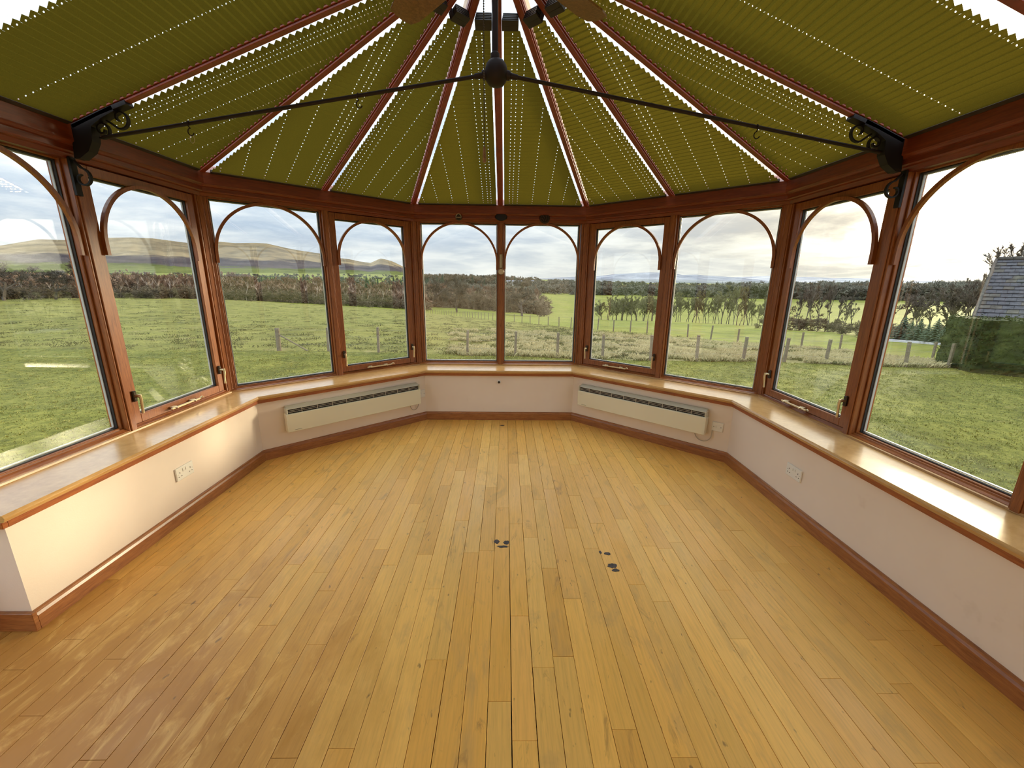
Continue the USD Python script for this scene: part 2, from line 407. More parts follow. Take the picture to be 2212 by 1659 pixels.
def loft(i, prof, y_end=None, closed=True):
    """A moulding with the cross section prof [(outward offset, height)] along wall i, mitred at the corners."""
    prof = list(prof)
    A, B = [], []
    for w, z in prof:
        p = plan(w)
        a, b = p[i].copy(), p[i + 1].copy()
        if y_end is not None:
            if i == 0: a[1] = y_end
            if i == 4: b[1] = y_end
        A.append((*a, z)); B.append((*b, z))
    n = len(prof)
    v = np.array(A + B)
    q = [(k, (k + 1) % n, n + (k + 1) % n, n + k) for k in range(n)]
    f = [t for a, b, c, d in q for t in ((a, b, c), (a, c, d))]
    cap = trimesh.creation.triangulate_polygon(Polygon(prof), engine='earcut') if n > 2 else None
    if cap is not None:
        vv, tt = cap
        idx = [int(np.argmin(np.linalg.norm(np.array(prof) - x, axis=1))) for x in vv]
        for t in tt:
            t = [idx[k] for k in t]
            f += [(t[0], t[1], t[2]), (n + t[2], n + t[1], n + t[0])]
    m = trimesh.Trimesh(v, f, process=False)
    m.fix_normals()
    return MB().add(m.vertices, m.faces)


# ------------------------------------------------------------------ floor of separate boards
BW, BX0 = 0.0895, 0.0975
JOINTS = [(-1.90, -3.126), (-1.825, -2.502), (-1.815, -2.981), (-1.735, -2.69), (-1.628, -3.308), (-1.546, -3.079), (-1.466, -2.774), (-1.292, -1.765), (-1.29, -3.452), (-1.201, -2.735), (-1.11, -1.856),
          (-1.019, -2.907), (-1.018, -1.642), (-0.922, -0.768), (-0.84, -2.692), (-0.838, -1.792), (-0.662, -1.31), (-0.662, -2.36), (-0.658, -3.451), (-0.566, -0.801), (-0.482, -2.073), (-0.481, -3.423),
          (-0.306, -1.319), (-0.303, -2.679), (-0.126, -2.389), (0.044, -0.851), (0.051, -1.898), (0.052, -3.266), (0.14, -2.856), (0.141, -3.403), (0.142, -1.173), (0.142, -2.093), (0.227, -0.977), (0.313, -1.145),
          (0.317, -1.785), (0.319, -2.524), (0.319, -3.076), (0.407, -2.749), (0.486, -1.222), (0.498, -2.141), (0.5, -3.369), (0.662, -1.197), (0.669, -2.085), (0.677, -3.458), (0.755, -1.76), (0.762, -2.651),
          (0.932, -1.436), (1.019, -2.35), (1.022, -1.021), (1.205, -1.859), (1.207, -2.691), (1.264, -1.044), (1.382, -1.92), (1.386, -3.18), (1.463, -1.552), (1.469, -3.481), (1.472, -2.545), (1.647, -3.204),
          (1.651, -2.487), (1.741, -2.999), (1.912, -2.947)]
rnd = random.Random(7)
cols = {}
for x, y in JOINTS:
    cols.setdefault(math.floor((x - BX0) / BW), []).append(y)
room = Polygon(plan(0.0)).union(sbox(-2.60, -4.86, -PA + 0.01, Y_DOOR))
floor = Thing('floor', 'worn golden maple strip floor of the sun room', kind='structure')
floor.part('subfloor', prism(MB(), Polygon(plan(0.3)).union(sbox(-2.62, -4.9, -PA, Y_DOOR)), -0.12, -0.022), m_underlay)
behind = [MB() for _ in m_floor]
for k in range(math.floor((-2.6 - BX0) / BW), math.ceil((PA - BX0) / BW)):
    xa, xb = BX0 + k * BW, BX0 + (k + 1) * BW
    ys = sorted(cols.get(k, []), reverse=True)
    cuts = [0.1]
    anchors = ys + [-3.75]
    for y in anchors:
        while cuts[-1] - y > 1.45:
            cuts.append(cuts[-1] - rnd.uniform(0.6, 1.1))
        if cuts[-1] - y > 0.12:
            cuts.append(y if y > -3.7 else -3.7 - rnd.uniform(0, 0.4))
    while cuts[-1] > YB:
        cuts.append(cuts[-1] - rnd.uniform(0.9, 1.6))
    for y1, y0 in zip(cuts[:-1], cuts[1:]):
        g = 0.0036 if k in (-1, 0) and y1 < -1.9 else rnd.choice([0.0010, 0.0014, 0.0019, 0.0026])
        c = sbox(xa + g * .5, y0 + 0.0007, xb - g * .5, y1 - 0.0007).intersection(room)
        if c.is_empty or c.area < 1e-3:
            continue
        dz = rnd.uniform(-0.0003, 0.0003)
        for c in getattr(c, 'geoms', [c]):
            if c.geom_type != 'Polygon' or c.area < 1e-3:
                continue
            e = np.array(c.exterior.coords)[:-1]
            inner = c.buffer(-0.0006, join_style=2)
            ei = np.array(inner.exterior.coords)[:-1] if not inner.is_empty else e
            n = len(e)
            mi = rnd.randrange(len(m_floor))
            if len(ei) != n:
                mb = prism(MB(), c, -0.02, dz)
            else:
                if not Polygon(e).exterior.is_ccw: e = e[::-1]
                if not Polygon(ei).exterior.is_ccw: ei = ei[::-1]
                ei = np.roll(ei, -int(np.argmin(np.linalg.norm(ei - e[0], axis=1))), axis=0)
                v = np.vstack([np.c_[e, np.full(n, -0.02)], np.c_[e, np.full(n, dz - 0.0007)], np.c_[ei, np.full(n, dz)]])
                f = [t for r in (0, 1) for j in range(n) for t in ((r * n + j, r * n + (j + 1) % n, (r + 1) * n + (j + 1) % n), (r * n + j, (r + 1) * n + (j + 1) % n, (r + 1) * n + j))]
                f += [(2 * n, 2 * n + j, 2 * n + j + 1) for j in range(1, n - 1)]
                mb = MB().add(v, f)
            if y1 < -3.66:
                behind[mi].add(*mb.get())
            else:
                floor.part('plank', mb, m_floor[mi])
for mi, mb in enumerate(behind):
    floor.part('plank_run', mb, m_floor[mi], kind='stuff')


def blot(cx, cy, rx, ry, seed, z=0.0008, n=18):
    r = random.Random(seed)
    return Polygon([(cx + math.cos(a) * rx * r.uniform(.65, 1.1), cy + math.sin(a) * ry * r.uniform(.65, 1.1)) for a in np.linspace(0, 2 * PI, n, endpoint=False)])


def floor_at(px, py):
    d = RIGHT * (px - W / 2) / FPX - UP * (py - H / 2) / FPX + FWD
    return CAM + d * (-CAM[2] / d[2])


for i, (px, py, rx, ry) in enumerate([(1073, 1170, .018, .022), (1094, 1172, .020, .024), (1086, 1181, .035, .012), (1312, 1196, .022, .014), (1297, 1193, .008, .016), (1322, 1222, .030, .022), (1330, 1232, .022, .014), (1085, 919, .03, .014)]):
    p = floor_at(px, py)
    floor.part('residue_stain', prism(MB(), blot(p[0], p[1], rx, ry, i), 0.0, 0.0012), m_stain, label='patch of black residue stuck to the boards')

# ------------------------------------------------------------------ dwarf walls, sills, skirtings
WALLS = {}
for i, side in enumerate(SIDES):
    ye = {0: Y_DOOR, 4: YB}.get(i)
    wl = WALLS[i] = Thing('wall_' + side, f'low cream plastered wall on the {side.replace("_", " ")} side of the bay, under its window sill', kind='structure')
    wl.part('plaster', loft(i, [(0.0, -0.05), (0.0, Z_WALL + 0.02), (0.38, Z_WALL + 0.02), (0.38, -0.05)], ye), m_plaster)
    wl.part('outer_wall', loft(i, [(0.385, -1.4), (0.385, 0.56), (0.48, 0.56), (0.48, -1.4)], ye), m_plaster)
    # sill board with a rounded lip, dark strip below it
    wl.part('sill_board', loft(i, [(-0.034, 0.557), (-0.038, 0.568), (-0.034, Z_SILL - 0.006), (-0.028, Z_SILL), (0.30, Z_SILL), (0.30, 0.550), (-0.028, 0.550)], None if i not in (0, 4) else ye + (-0.02 if i == 0 else 0)), m_sill, 40)
    wl.part('sill_edge', loft(i, [(-0.022, 0.520), (-0.022, 0.5495), (0.003, 0.5495), (0.003, 0.520)], ye), m_trim)
    bs = Thing('baseboard_' + side, kind='structure')
    bs.part('skirting_board', loft(i, [(0.0, -0.002), (-0.020, -0.002), (-0.020, 0.068), (-0.017, 0.074), (-0.014, 0.080), (-0.012, 0.090), (-0.007, Z_BASE), (0.0, Z_BASE)], ye), m_skirt)
# skirting on the end face of the left dwarf wall
bs = Thing('trim_1', kind='structure')
mb = MB(); bx(mb, -2.36, -PA + 0.02, Y_DOOR - 0.02, Y_DOOR, 0, Z_BASE); bs.part('skirting_board', mb, m_skirt)
mb = MB(); bx(mb, -2.37, -PA + 0.022, Y_DOOR - 0.022, Y_DOOR, 0.52, 0.5495); bs.part('sill_edge', mb, m_trim)

# ------------------------------------------------------------------ posts, rails, eave beams
ZR = 0.612          # top of the bottom rail
ZH = 2.172          # underside of the eave beam


def fb(i, s0, s1, w0, w1, z0, z1, mb=None, c=0.003):
    mb = mb or MB()
    return bx(mb, s0, s1, w0, w1, z0, z1, ff(i), c)


L0, L1 = FACE[0]['L'], FACE[1]['L']
beam = [(0.205, Z_EAVE + 0.005), (0.205, 2.252), (0.214, 2.246), (0.222, 2.236), (0.235, 2.232), (0.235, 2.206), (0.243, 2.199), (0.262, 2.195), (0.276, ZH), (0.42, ZH), (0.42, Z_EAVE + 0.10), (0.30, Z_EAVE + 0.07)]
for i in range(5):
    wl = WALLS[i]
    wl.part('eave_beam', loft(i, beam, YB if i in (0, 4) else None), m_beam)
    wl.part('bottom_rail', loft(i, [(0.286, Z_SILL), (0.286, 0.596), (0.300, 0.604), (0.306, ZR), (0.41, ZR), (0.41, Z_SILL - 0.04), (0.30, Z_SILL - 0.04)], {0: Y_DOOR, 4: YB}.get(i)), m_rail)
    wl.part('sill_bead', loft(i, [(0.270, Z_SILL), (0.272, Z_SILL + 0.010), (0.286, Z_SILL + 0.012), (0.286, Z_SILL)], {0: Y_DOOR, 4: YB}.get(i)), m_edge)
    F = FACE[i]
    L = F['L']
    ends = []
    if i > 0: ends.append((-0.01, 0.034, 0.296, 0.40))
    if i > 0: ends.append((0.034, 0.060, 0.312, 0.40))
    if i < 4: ends.append((L - 0.034, L + 0.01, 0.296, 0.40))
    if i < 4: ends.append((L - 0.060, L - 0.034, 0.312, 0.40))
    for s0, s1, w0, w1 in ends:
        wl.part('post_board', fb(i, s0, s1, w0, w1, Z_SILL, ZH + 0.01), m_post)
    mids = {0: [L - 0.965, L - 1.91], 1: [0.965], 2: [0.965], 3: [0.965], 4: [0.965, 1.905, 2.845, 3.785, 4.725]}[i]
    for s in mids:
        w0 = 0.283 if not (i == 4 and s in (1.905, 3.785)) and not (i == 0 and s < L - 1.5) else 0.275
        wl.part('mullion', fb(i, s - 0.030, s + 0.030, w0, 0.40, Z_SILL, ZH + 0.01), m_post)
        wl.part('mullion_bead', fb(i, s - 0.018, s + 0.018, w0 - 0.008, w0, Z_SILL + 0.005, ZH + 0.01), m_post)
# slim corner fillets that close the mitre between neighbouring windows
pin = plan(0.288)
pout = plan(0.42)
for i in range(1, 5):
    c = pin[i]; d = (pout[i] - c); d /= np.linalg.norm(d)
    e = np.array([-d[1], d[0]])
    q = [c - e * 0.012, c - e * 0.016 + d * 0.02, c + d * 0.13 - e * 0.05, c + d * 0.13 + e * 0.05, c + e * 0.016 + d * 0.02, c + e * 0.012]
    WALLS[i].part('corner_post', prism(MB(), Polygon(q), Z_SILL, ZH + 0.08), m_post)

# ------------------------------------------------------------------ windows
N_WIN = [0]
WIN_AT = ['at the left of the left wall', 'at the right of the left wall', 'at the left of the front left wall', 'at the right of the front left wall', 'left of the thermometer in the front wall', 'right of the thermometer in the front wall',
          'at the left of the front right wall', 'at the right of the front right wall', 'at the left of the right wall', 'in the middle of the right wall', 'farther along the right wall', 'farther along the right wall', 'at the back end of the right wall']


def ring(i, s0, s1, z0, z1, w0, w1, t, mb=None, tb=None):
    mb = mb or MB()
    tb = tb or t
    fb(i, s0, s0 + t, w0, w1, z0, z1, mb); fb(i, s1 - t, s1, w0, w1, z0, z1, mb)
    fb(i, s0 + t, s1 - t, w0, w1, z0, z0 + tb, mb); fb(i, s0 + t, s1 - t, w0, w1, z1 - t, z1, mb)
    return mb


def lever(i, s, z, flip=1):
    """A casement fastener: back plate, turned boss, long drop lever."""
    base = MB(); fb(i, s - 0.013, s + 0.013, 0.281, 0.299, z - 0.035, z + 0.035, base, 0.005)
    arm = MB()
    tube(arm, [(s, 0.288, z), (s, 0.262, z + 0.004), (s, 0.250, z - 0.002)], [0.010, 0.011, 0.010], 10, fr=ff(i))
    tube(arm, [(s, 0.252, z + 0.012), (s, 0.250, z - 0.02), (s + 0.002 * flip, 0.254, z - 0.06), (s + 0.003 * flip, 0.258, z - 0.115)], [0.007, 0.0085, 0.007, 0.0085], 10, fr=ff(i))
    return base, arm


def stay(i, s, z):
    mb = MB()
    fb(i, s - 0.15, s + 0.13, 0.262, 0.272, z - 0.008, z + 0.006, mb)
    tube(mb, [(s + 0.13, 0.267, z), (s + 0.145, 0.262, z + 0.012), (s + 0.16, 0.262, z + 0.004)], 0.006, 8, fr=ff(i))
    for q in (-0.11, 0.07):
        fb(i, s + q - 0.02, s + q + 0.02, 0.27, 0.299, z - 0.010, z + 0.010, mb)
        tube(mb, [(s + q, 0.270, z), (s + q, 0.250, z)], 0.006, 8, fr=ff(i))
    return mb


def arch(i, s0, s1, zt, w0, w1, t=0.022, leg=0.07):
    """A bent wooden strip planted over the glass: a half round that springs from both jambs and touches the head."""
    c, r = (s0 + s1) / 2, (s1 - s0) / 2
    zs = zt - r
    g = np.linspace(0, PI, 41)
    outer = [(c + r * math.cos(a), zs + r * math.sin(a)) for a in g]
    inner = [(c + (r - t) * math.cos(a), zs + (r - t) * math.sin(a)) for a in g]
    outer = [(c + r, zs - leg)] + outer + [(c - r, zs - leg)]
    inner = [(c + r - t, zs - leg)] + inner + [(c - r + t, zs - leg)]
    n = len(outer)
    P = [(s, w, z) for w in (w0, w1) for l in (outer, inner) for s, z in l]
    f = []
    for k in range(n - 1):
        a, b, c2, d = k, n + k, 2 * n + k, 3 * n + k
        for q in ((a, a + 1, b + 1, b), (c2, d, d + 1, c2 + 1), (a, c2, c2 + 1, a + 1), (b, b + 1, d + 1, d)):
            f += [(q[0], q[1], q[2]), (q[0], q[2], q[3])]
    for k in (0, n - 1):
        f += [(k, n + k, 3 * n + k), (k, 3 * n + k, 2 * n + k)]
    m = trimesh.Trimesh(ff(i)(np.array(P)), f, process=False)
    m.fix_normals()
    return MB().add(m.vertices, m.faces)


def window(i, s0, s1, sash):
    N_WIN[0] += 1
    k = N_WIN[0]
    what = 'casement window with an arched strip, handles and stay' if sash else 'fixed window with an arched strip over the glass'
    wn = Thing(f'window_{k}', f'{what}, {WIN_AT[k - 1]}', kind='structure')
    ro = wn.part('frame', ring(i, s0, s1, ZR - 0.004, ZH + 0.004, 0.318, 0.385, 0.012 if not sash else 0.006), m_post)
    if not sash:
        g0, g1, b0, b1 = s0 + 0.012, s1 - 0.012, ZR + 0.008, ZH - 0.008
        wn.part('gasket', ring(i, g0, g1, b0, b1, 0.338, 0.372, 0.005), m_rubber)
        wn.part('spacer', ring(i, g0 + 0.007, g1 - 0.007, b0 + 0.007, b1 - 0.007, 0.352, 0.366, 0.006), m_spacer)
        wn.part('pane', fb(i, g0 + 0.003, g1 - 0.003, 0.342, 0.348, b0 + 0.003, b1 - 0.003), m_glass)
        wn.part('arch_strip', arch(i, s0 + 0.001, s1 - 0.001, ZH + 0.006, 0.296, 0.318), m_post)
    else:
        a0, a1, c0, c1 = s0 + 0.004, s1 - 0.004, ZR + 0.004, ZH - 0.004
        sp = wn.part('sash', ring(i, a0, a1, c0, c1, 0.299, 0.352, 0.056), m_post)
        g0, g1, b0, b1 = a0 + 0.056, a1 - 0.056, c0 + 0.056, c1 - 0.056
        wn.part('gasket', ring(i, g0, g1, b0, b1, 0.318, 0.350, 0.006), m_rubber, under=sp)
        wn.part('spacer', ring(i, g0 + 0.006, g1 - 0.006, b0 + 0.006, b1 - 0.006, 0.334, 0.346, 0.006), m_spacer, under=sp)
        wn.part('pane', fb(i, g0 + 0.002, g1 - 0.002, 0.322, 0.328, b0 + 0.002, b1 - 0.002), m_glass)
        wn.part('arch_strip', arch(i, g0 - 0.008, g1 + 0.008, b1 + 0.02, 0.276, 0.299), m_post)
        for s, fl in ((a0 + 0.028, 1), (a1 - 0.028, -1)):
            base, arm = lever(i, s, 0.80, fl)
            wn.part('handle_plate', base, m_dark_brass, under=sp, label='dark bronze back plate of a window handle')
            wn.part('handle', arm, m_brass, 40, under=sp, label='brass drop lever of a window handle')
        wn.part('stay', stay(i, (a0 + a1) / 2 - 0.02, c0 + 0.022), m_brass, under=sp, label='brass casement stay on the bottom rail')


window(0, L0 - 1.88, L0 - 0.995, False)
window(0, L0 - 0.935, L0 - 0.060, True)
for i, kinds in ((1, (0, 1)), (2, (0, 0)), (3, (1, 0)), (4, (1, 0))):
    window(i, 0.060, 0.935, kinds[0])
    window(i, 0.995, (L1 if i < 4 else 1.935) - 0.060, kinds[1])
window(4, 1.935, 2.815, False)
window(4, 2.875, 3.755, False)
window(4, 3.815, 4.695, False)

# glazed garden doors on the left behind the dwarf wall's end (seen only as the light they let in)
dr = Thing('door_1', 'glazed timber garden doors beyond the end of the left wall', kind='structure')
for k, (y0, y1) in enumerate(((-3.89, -2.95), (-4.83, -3.89))):
    mb = MB()
    for a, b, c, d in ((y0, y0 + 0.09, 0.0, 2.16), (y1 - 0.09, y1, 0.0, 2.16), (y0 + 0.09, y1 - 0.09, 0.0, 0.24), (y0 + 0.09, y1 - 0.09, 2.05, 2.16)):
        bx(mb, -2.40, -2.35, a, b, c, d)
    lf = dr.part('leaf', mb, m_post)
    dr.part('pane', bx(MB(), -2.378, -2.372, y0 + 0.085, y1 - 0.085, 0.235, 2.055), m_glass, under=lf)
mb = MB(); bx(mb, -2.44, -2.34, -2.95, -2.88, 0, ZH); bx(mb, -2.44, -2.34, -4.90, -4.83, 0, ZH); dr.part('door_frame', mb, m_post)
mb = MB(); bx(mb, -2.44, -2.2, -4.9, -2.9, -0.03, 0.004); dr.part('threshold', mb, m_trim)
wb = Thing('wall_back', 'white painted house wall behind the camera', kind='structure')
mb = MB(); bx(mb, -3.2, 3.2, YB - 0.15, YB, -0.1, 3.6); wb.part('plaster', mb, m_plaster)
mb = MB(); bx(mb, -2.46, -2.05, YB, -4.90, -0.05, ZH + 0.02); wb.part('pier', mb, m_plaster)

# ------------------------------------------------------------------ roof: rafters that meet at one apex, glass above, pleated blinds below
Y_AP, Z_AP = -1.98, 3.195
APEX = np.array([0.0, Y_AP, Z_AP])
pe = plan(0.205)


def eave(i, q):
    """Point at the top inner edge of the eave beam of wall i, q along it from 0 to 1."""
    return np.array([*(pe[i] + (pe[i + 1] - pe[i]) * q), Z_EAVE])


def at_y(i, y):
    return np.array([pe[i][0], y, Z_EAVE])


FOOT = [at_y(0, Y_AP), eave(1, 0), eave(1, 0.5), eave(2, 0), eave(2, 0.5), eave(3, 0), eave(3, 0.5), eave(4, 0), at_y(4, Y_AP)]
BAYS_Y = [Y_AP - 0.835, Y_AP - 1.80, Y_AP - 2.77, Y_AP - 3.70]
ceiling = Thing('ceiling', 'glazed roof of red-brown rafters fanning out from one apex', kind='structure')


def rafter(a, b, w=0.056, d=0.105):
    """Moulded rafter from a (eave) to b (ridge), its underside on the line a-b."""
    a, b = np.asarray(a, float), np.asarray(b, float)
    t = (b - a); L = np.linalg.norm(t); t /= L
    s = np.cross(t, [0, 0, 1.0]); s /= np.linalg.norm(s)
    u = np.cross(s, t)
    fr = frame(a, t, s, u)
    m = MB()
    bx(m, -0.26, L, -w / 2 + 0.010, w / 2 - 0.010, 0.0, 0.012, fr, 0.002)
    bx(m, -0.26, L, -w / 2 + 0.003, w / 2 - 0.003, 0.012, 0.022, fr, 0.002)
    bx(m, -0.26, L, -w / 2, w / 2, 0.022, 0.05, fr, 0.002)
    g = MB()
    bx(g, -0.26, L, -w / 2 + 0.002, w / 2 - 0.002, 0.05, d, fr, 0.001)
    return m, g


RAFTERS = [(f, APEX) for f in FOOT]
for y in BAYS_Y[:-1]:
    for sx, i in ((-1, 0), (1, 4)):
        RAFTERS.append((at_y(i, y), np.array([0, y, Z_AP])))
for a, b in RAFTERS:
    m, g = rafter(a, b)
    r = ceiling.part('rafter', m, m_rafter)
    ceiling.part('glazing_bar', g, m_bar, under=r, label='paler upper part of a rafter')
mb = MB(); bx(mb, -0.05, 0.05, YB, Y_AP + 0.05, Z_AP - 0.02, Z_AP + 0.12); ceiling.part('ridge_beam', mb, m_rafter)
mb = MB(); lathe(mb, [(0, -0.03), (0.10, -0.03), (0.12, -0.01), (0.12, 0.10), (0, 0.12)], 16, frame(APEX, (1, 0, 0), (0, 1, 0), (0, 0, 1))); ceiling.part('ridge_boss', mb, m_rafter, 40)
ROOF_N = []
PANELS = [(FOOT[k], FOOT[k + 1]) for k in range(8)]


def lift(p, n, h):
    return np.asarray(p) + n * h


def pane_quad(P, n, h=0.112, t=0.006):
    P = np.array([lift(p, n, h) for p in P] + [lift(p, n, h + t) for p in P])
    k = len(P) // 2
    f = [(0, j, j + 1) for j in range(1, k - 1)] + [(k, k + j + 1, k + j) for j in range(1, k - 1)]
    for j in range(k):
        a, b = j, (j + 1) % k
        f += [(a, k + a, k + b), (a, k + b, b)]
    m = trimesh.Trimesh(P, f, process=False); m.fix_normals()
    return MB().add(m.vertices, m.faces)


def out_down(a, b, ap, d=0.25):
    """Moves an eave point outwards along its rafter so that glass covers the wall plate."""
    t = (a - ap); return a + t / np.linalg.norm(t) * d


for a, b in PANELS:
    n = np.cross(b - a, APEX - a); n /= np.linalg.norm(n); n *= np.sign(n[2])
    ceiling.part('roof_pane', pane_quad([out_down(a, b, APEX), out_down(b, a, APEX), APEX], n), m_roofglass)
ys = [Y_AP] + BAYS_Y[:-1] + [YB]
for y0, y1 in zip(ys[:-1], ys[1:]):
    for i in (0, 4):
        a, b = at_y(i, y0), at_y(i, y1)
        c, d = np.array([0, y1, Z_AP]), np.array([0, y0, Z_AP])
        n = np.cross(b - a, d - a); n /= np.linalg.norm(n); n *= np.sign(n[2])
        ceiling.part('roof_pane', pane_quad([out_down(a, b, d), out_down(b, a, c), c, d], n), m_roofglass)

PLEAT, AMP, GAP = 0.0405, 0.0085, 0.042
HOLE_R = 0.0038
oct_a = np.arange(8) * PI / 4


def blind(p0, p1, top0, top1, mid_s, label, v_top, holes, gap1=GAP):
    """A pleated blind between two rafters. p0, p1: feet at the eave; top0, top1: where those rafters end. mid_s: distance along the eave
    from p0 from which the cord holes are counted; holes: their distances from it."""
    ex = (p1 - p0); Lw = np.linalg.norm(ex); ex /= Lw
    n = np.cross(p1 - p0, top0 - p0); n /= np.linalg.norm(n); n *= np.sign(n[2])
    ey = np.cross(n, ex)
    if np.dot(top0 - p0, ey) < 0: ey = -ey
    T0, T1 = np.array([np.dot(top0 - p0, ex), np.dot(top0 - p0, ey)]), np.array([np.dot(top1 - p0, ex), np.dot(top1 - p0, ey)])

    def lim(v):
        l = T0[0] * v / T0[1] + GAP / math.cos(math.atan2(T0[0], T0[1]))
        r = Lw + (T1[0] - Lw) * v / T1[1] - gap1 / math.cos(math.atan2(T1[0] - Lw, T1[1]))
        return l, r
    vmax = v_top * T0[1]
    fr = frame(p0, ex, ey, n)
    ns = 2 * int((vmax - 0.03) / PLEAT)
    vs = 0.03 + np.arange(ns + 1) * PLEAT / 2
    zs = 0.006 + np.where(np.arange(ns + 1) % 2 == 0, -AMP, AMP)
    fab = MB()
    V, F = [], []
    cnt = 0
    for j in range(ns):
        (l0, r0), (l1, r1) = lim(vs[j]), lim(vs[j + 1])
        A = np.array([vs[j], zs[j]]); B = np.array([vs[j + 1], zs[j + 1]])
        lo, hi = max(l0, l1), min(r0, r1)
        hs = sorted(h for h in holes if lo + 0.012 < mid_s + h < hi - 0.012)
        q = [(l0, l1)]
        verts, faces = [], []

        def P(s, t):
            vz = A + (B - A) * t
            verts.append((s, vz[0], vz[1])); return len(verts) - 1
        prev = (P(l0, 0), P(l1, 1))
        L = np.linalg.norm(B - A)
        for h in hs:
            s = mid_s + h
            e = 0.006
            a0, a1 = P(s - e, 0), P(s - e, 1)
            faces += [(prev[0], a0, a1), (prev[0], a1, prev[1])]
            b0, b1 = P(s + e, 0), P(s + e, 1)
            # cell round the hole
            hr = HOLE_R
            ringv = [P(s + hr * math.cos(a), 0.5 + hr * math.sin(a) / L) for a in oct_a]
            m0, mr, m1, ml = P(s, 0), P(s + e, .5), P(s, 1), P(s - e, .5)
            outer = [mr, b1, m1, a1, ml, a0, m0, b0]
            for k in range(8):
                k2 = (k + 1) % 8
                faces += [(outer[k], outer[k2], ringv[k2]), (outer[k], ringv[k2], ringv[k])]
            prev = (b0, b1)
        e0, e1 = P(r0, 0), P(r1, 1)
        faces += [(prev[0], e0, e1), (prev[0], e1, prev[1])]
        V.append(np.array(verts)); F.append(np.array(faces) + cnt); cnt += len(verts)
    v, f = np.vstack(V), np.vstack(F)
    c = (p0 + p1) / 2
    bl = Thing('pleated_blind', label, 'blind', c)
    bl.part('fabric', (fr(v), f), m_blind)
    l, r = lim(0.012)
    bl.part('bottom_rail', bx(MB(), l, r, 0.0, 0.028, -0.004, 0.016, fr), m_blindrail, label='dark rail at the lower edge of the blind')
    l, r = lim(vmax + 0.02)
    if r - l > 0.05:
        hd = MB()
        bx(hd, l - 0.012, r + 0.012, vmax - 0.005, vmax + 0.03, -0.03, 0.02, fr)
        for k in range(5):
            bx(hd, l - 0.012 + 0.002 * k, r + 0.012 - 0.003 * (k % 2), vmax + 0.03, vmax + 0.062, -0.032 + k * 0.011, -0.024 + k * 0.011, fr, 0.001)
        bl.part('head_rail', hd, m_black, label='black head rail with the folded stack of the blind')


m_blindrail = plain('blind_rail', (0.03, 0.022, 0.014), 0.5)
HOLES_R = [0.095, 0.130, 0.178, 0.335, 0.50, 0.655, 0.80]
WALLNAME = {0: 'left side', 1: 'front left side', 2: 'front', 3: 'front right side', 4: 'right side'}
for k in range(8):
    a, b = PANELS[k]
    mid_right = (k % 2 == 0) if k not in (0, 7) else None
    # the rafter square to the eave is the middle one of each wall: feet 0, 2, 4, 6, 8
    if k % 2 == 0:
        mid_s, hl = 0.0, HOLES_R
    else:
        mid_s, hl = float(np.linalg.norm(b - a)), [-h for h in HOLES_R]
    which = ['from the left tie rod foot to the front left wall', 'over the wide window of the front left wall', 'over the narrow window of the front left wall', 'over the left window of the front wall',
             'over the right window of the front wall', 'over the narrow window of the front right wall', 'over the wide window of the front right wall', 'from the right tie rod foot to the front right wall'][k]
    blind(a, b, APEX, APEX, mid_s, f'olive green pleated roof blind {which}', 0.815 if k not in (0, 7) else 0.80, hl)
for j, (y0, y1) in enumerate(zip(ys[:-1], ys[1:])):
    for i, nm in ((0, 'left'), (4, 'right')):
        a, b = at_y(i, y0), at_y(i, y1)
        where = ['large square-ended olive pleated blind on the {} roof slope, next to the tie rod', 'olive pleated blind on the {} roof slope behind the camera, second from the tie rod', 'olive pleated blind on the {} roof slope, third from the tie rod',
                 'olive pleated blind on the {} roof slope, against the house wall'][j]
        blind(a, b, np.array([0, y0, Z_AP]), np.array([0, y1, Z_AP]), 0.0, where.format(nm), 0.93, ([0.29, 0.592] if i == 0 else [0.33, 0.715]) if j == 0 else [0.46], (0.225 if i == 0 else 0.095) if j == 0 else GAP)

# ------------------------------------------------------------------ heaters, sockets, knob


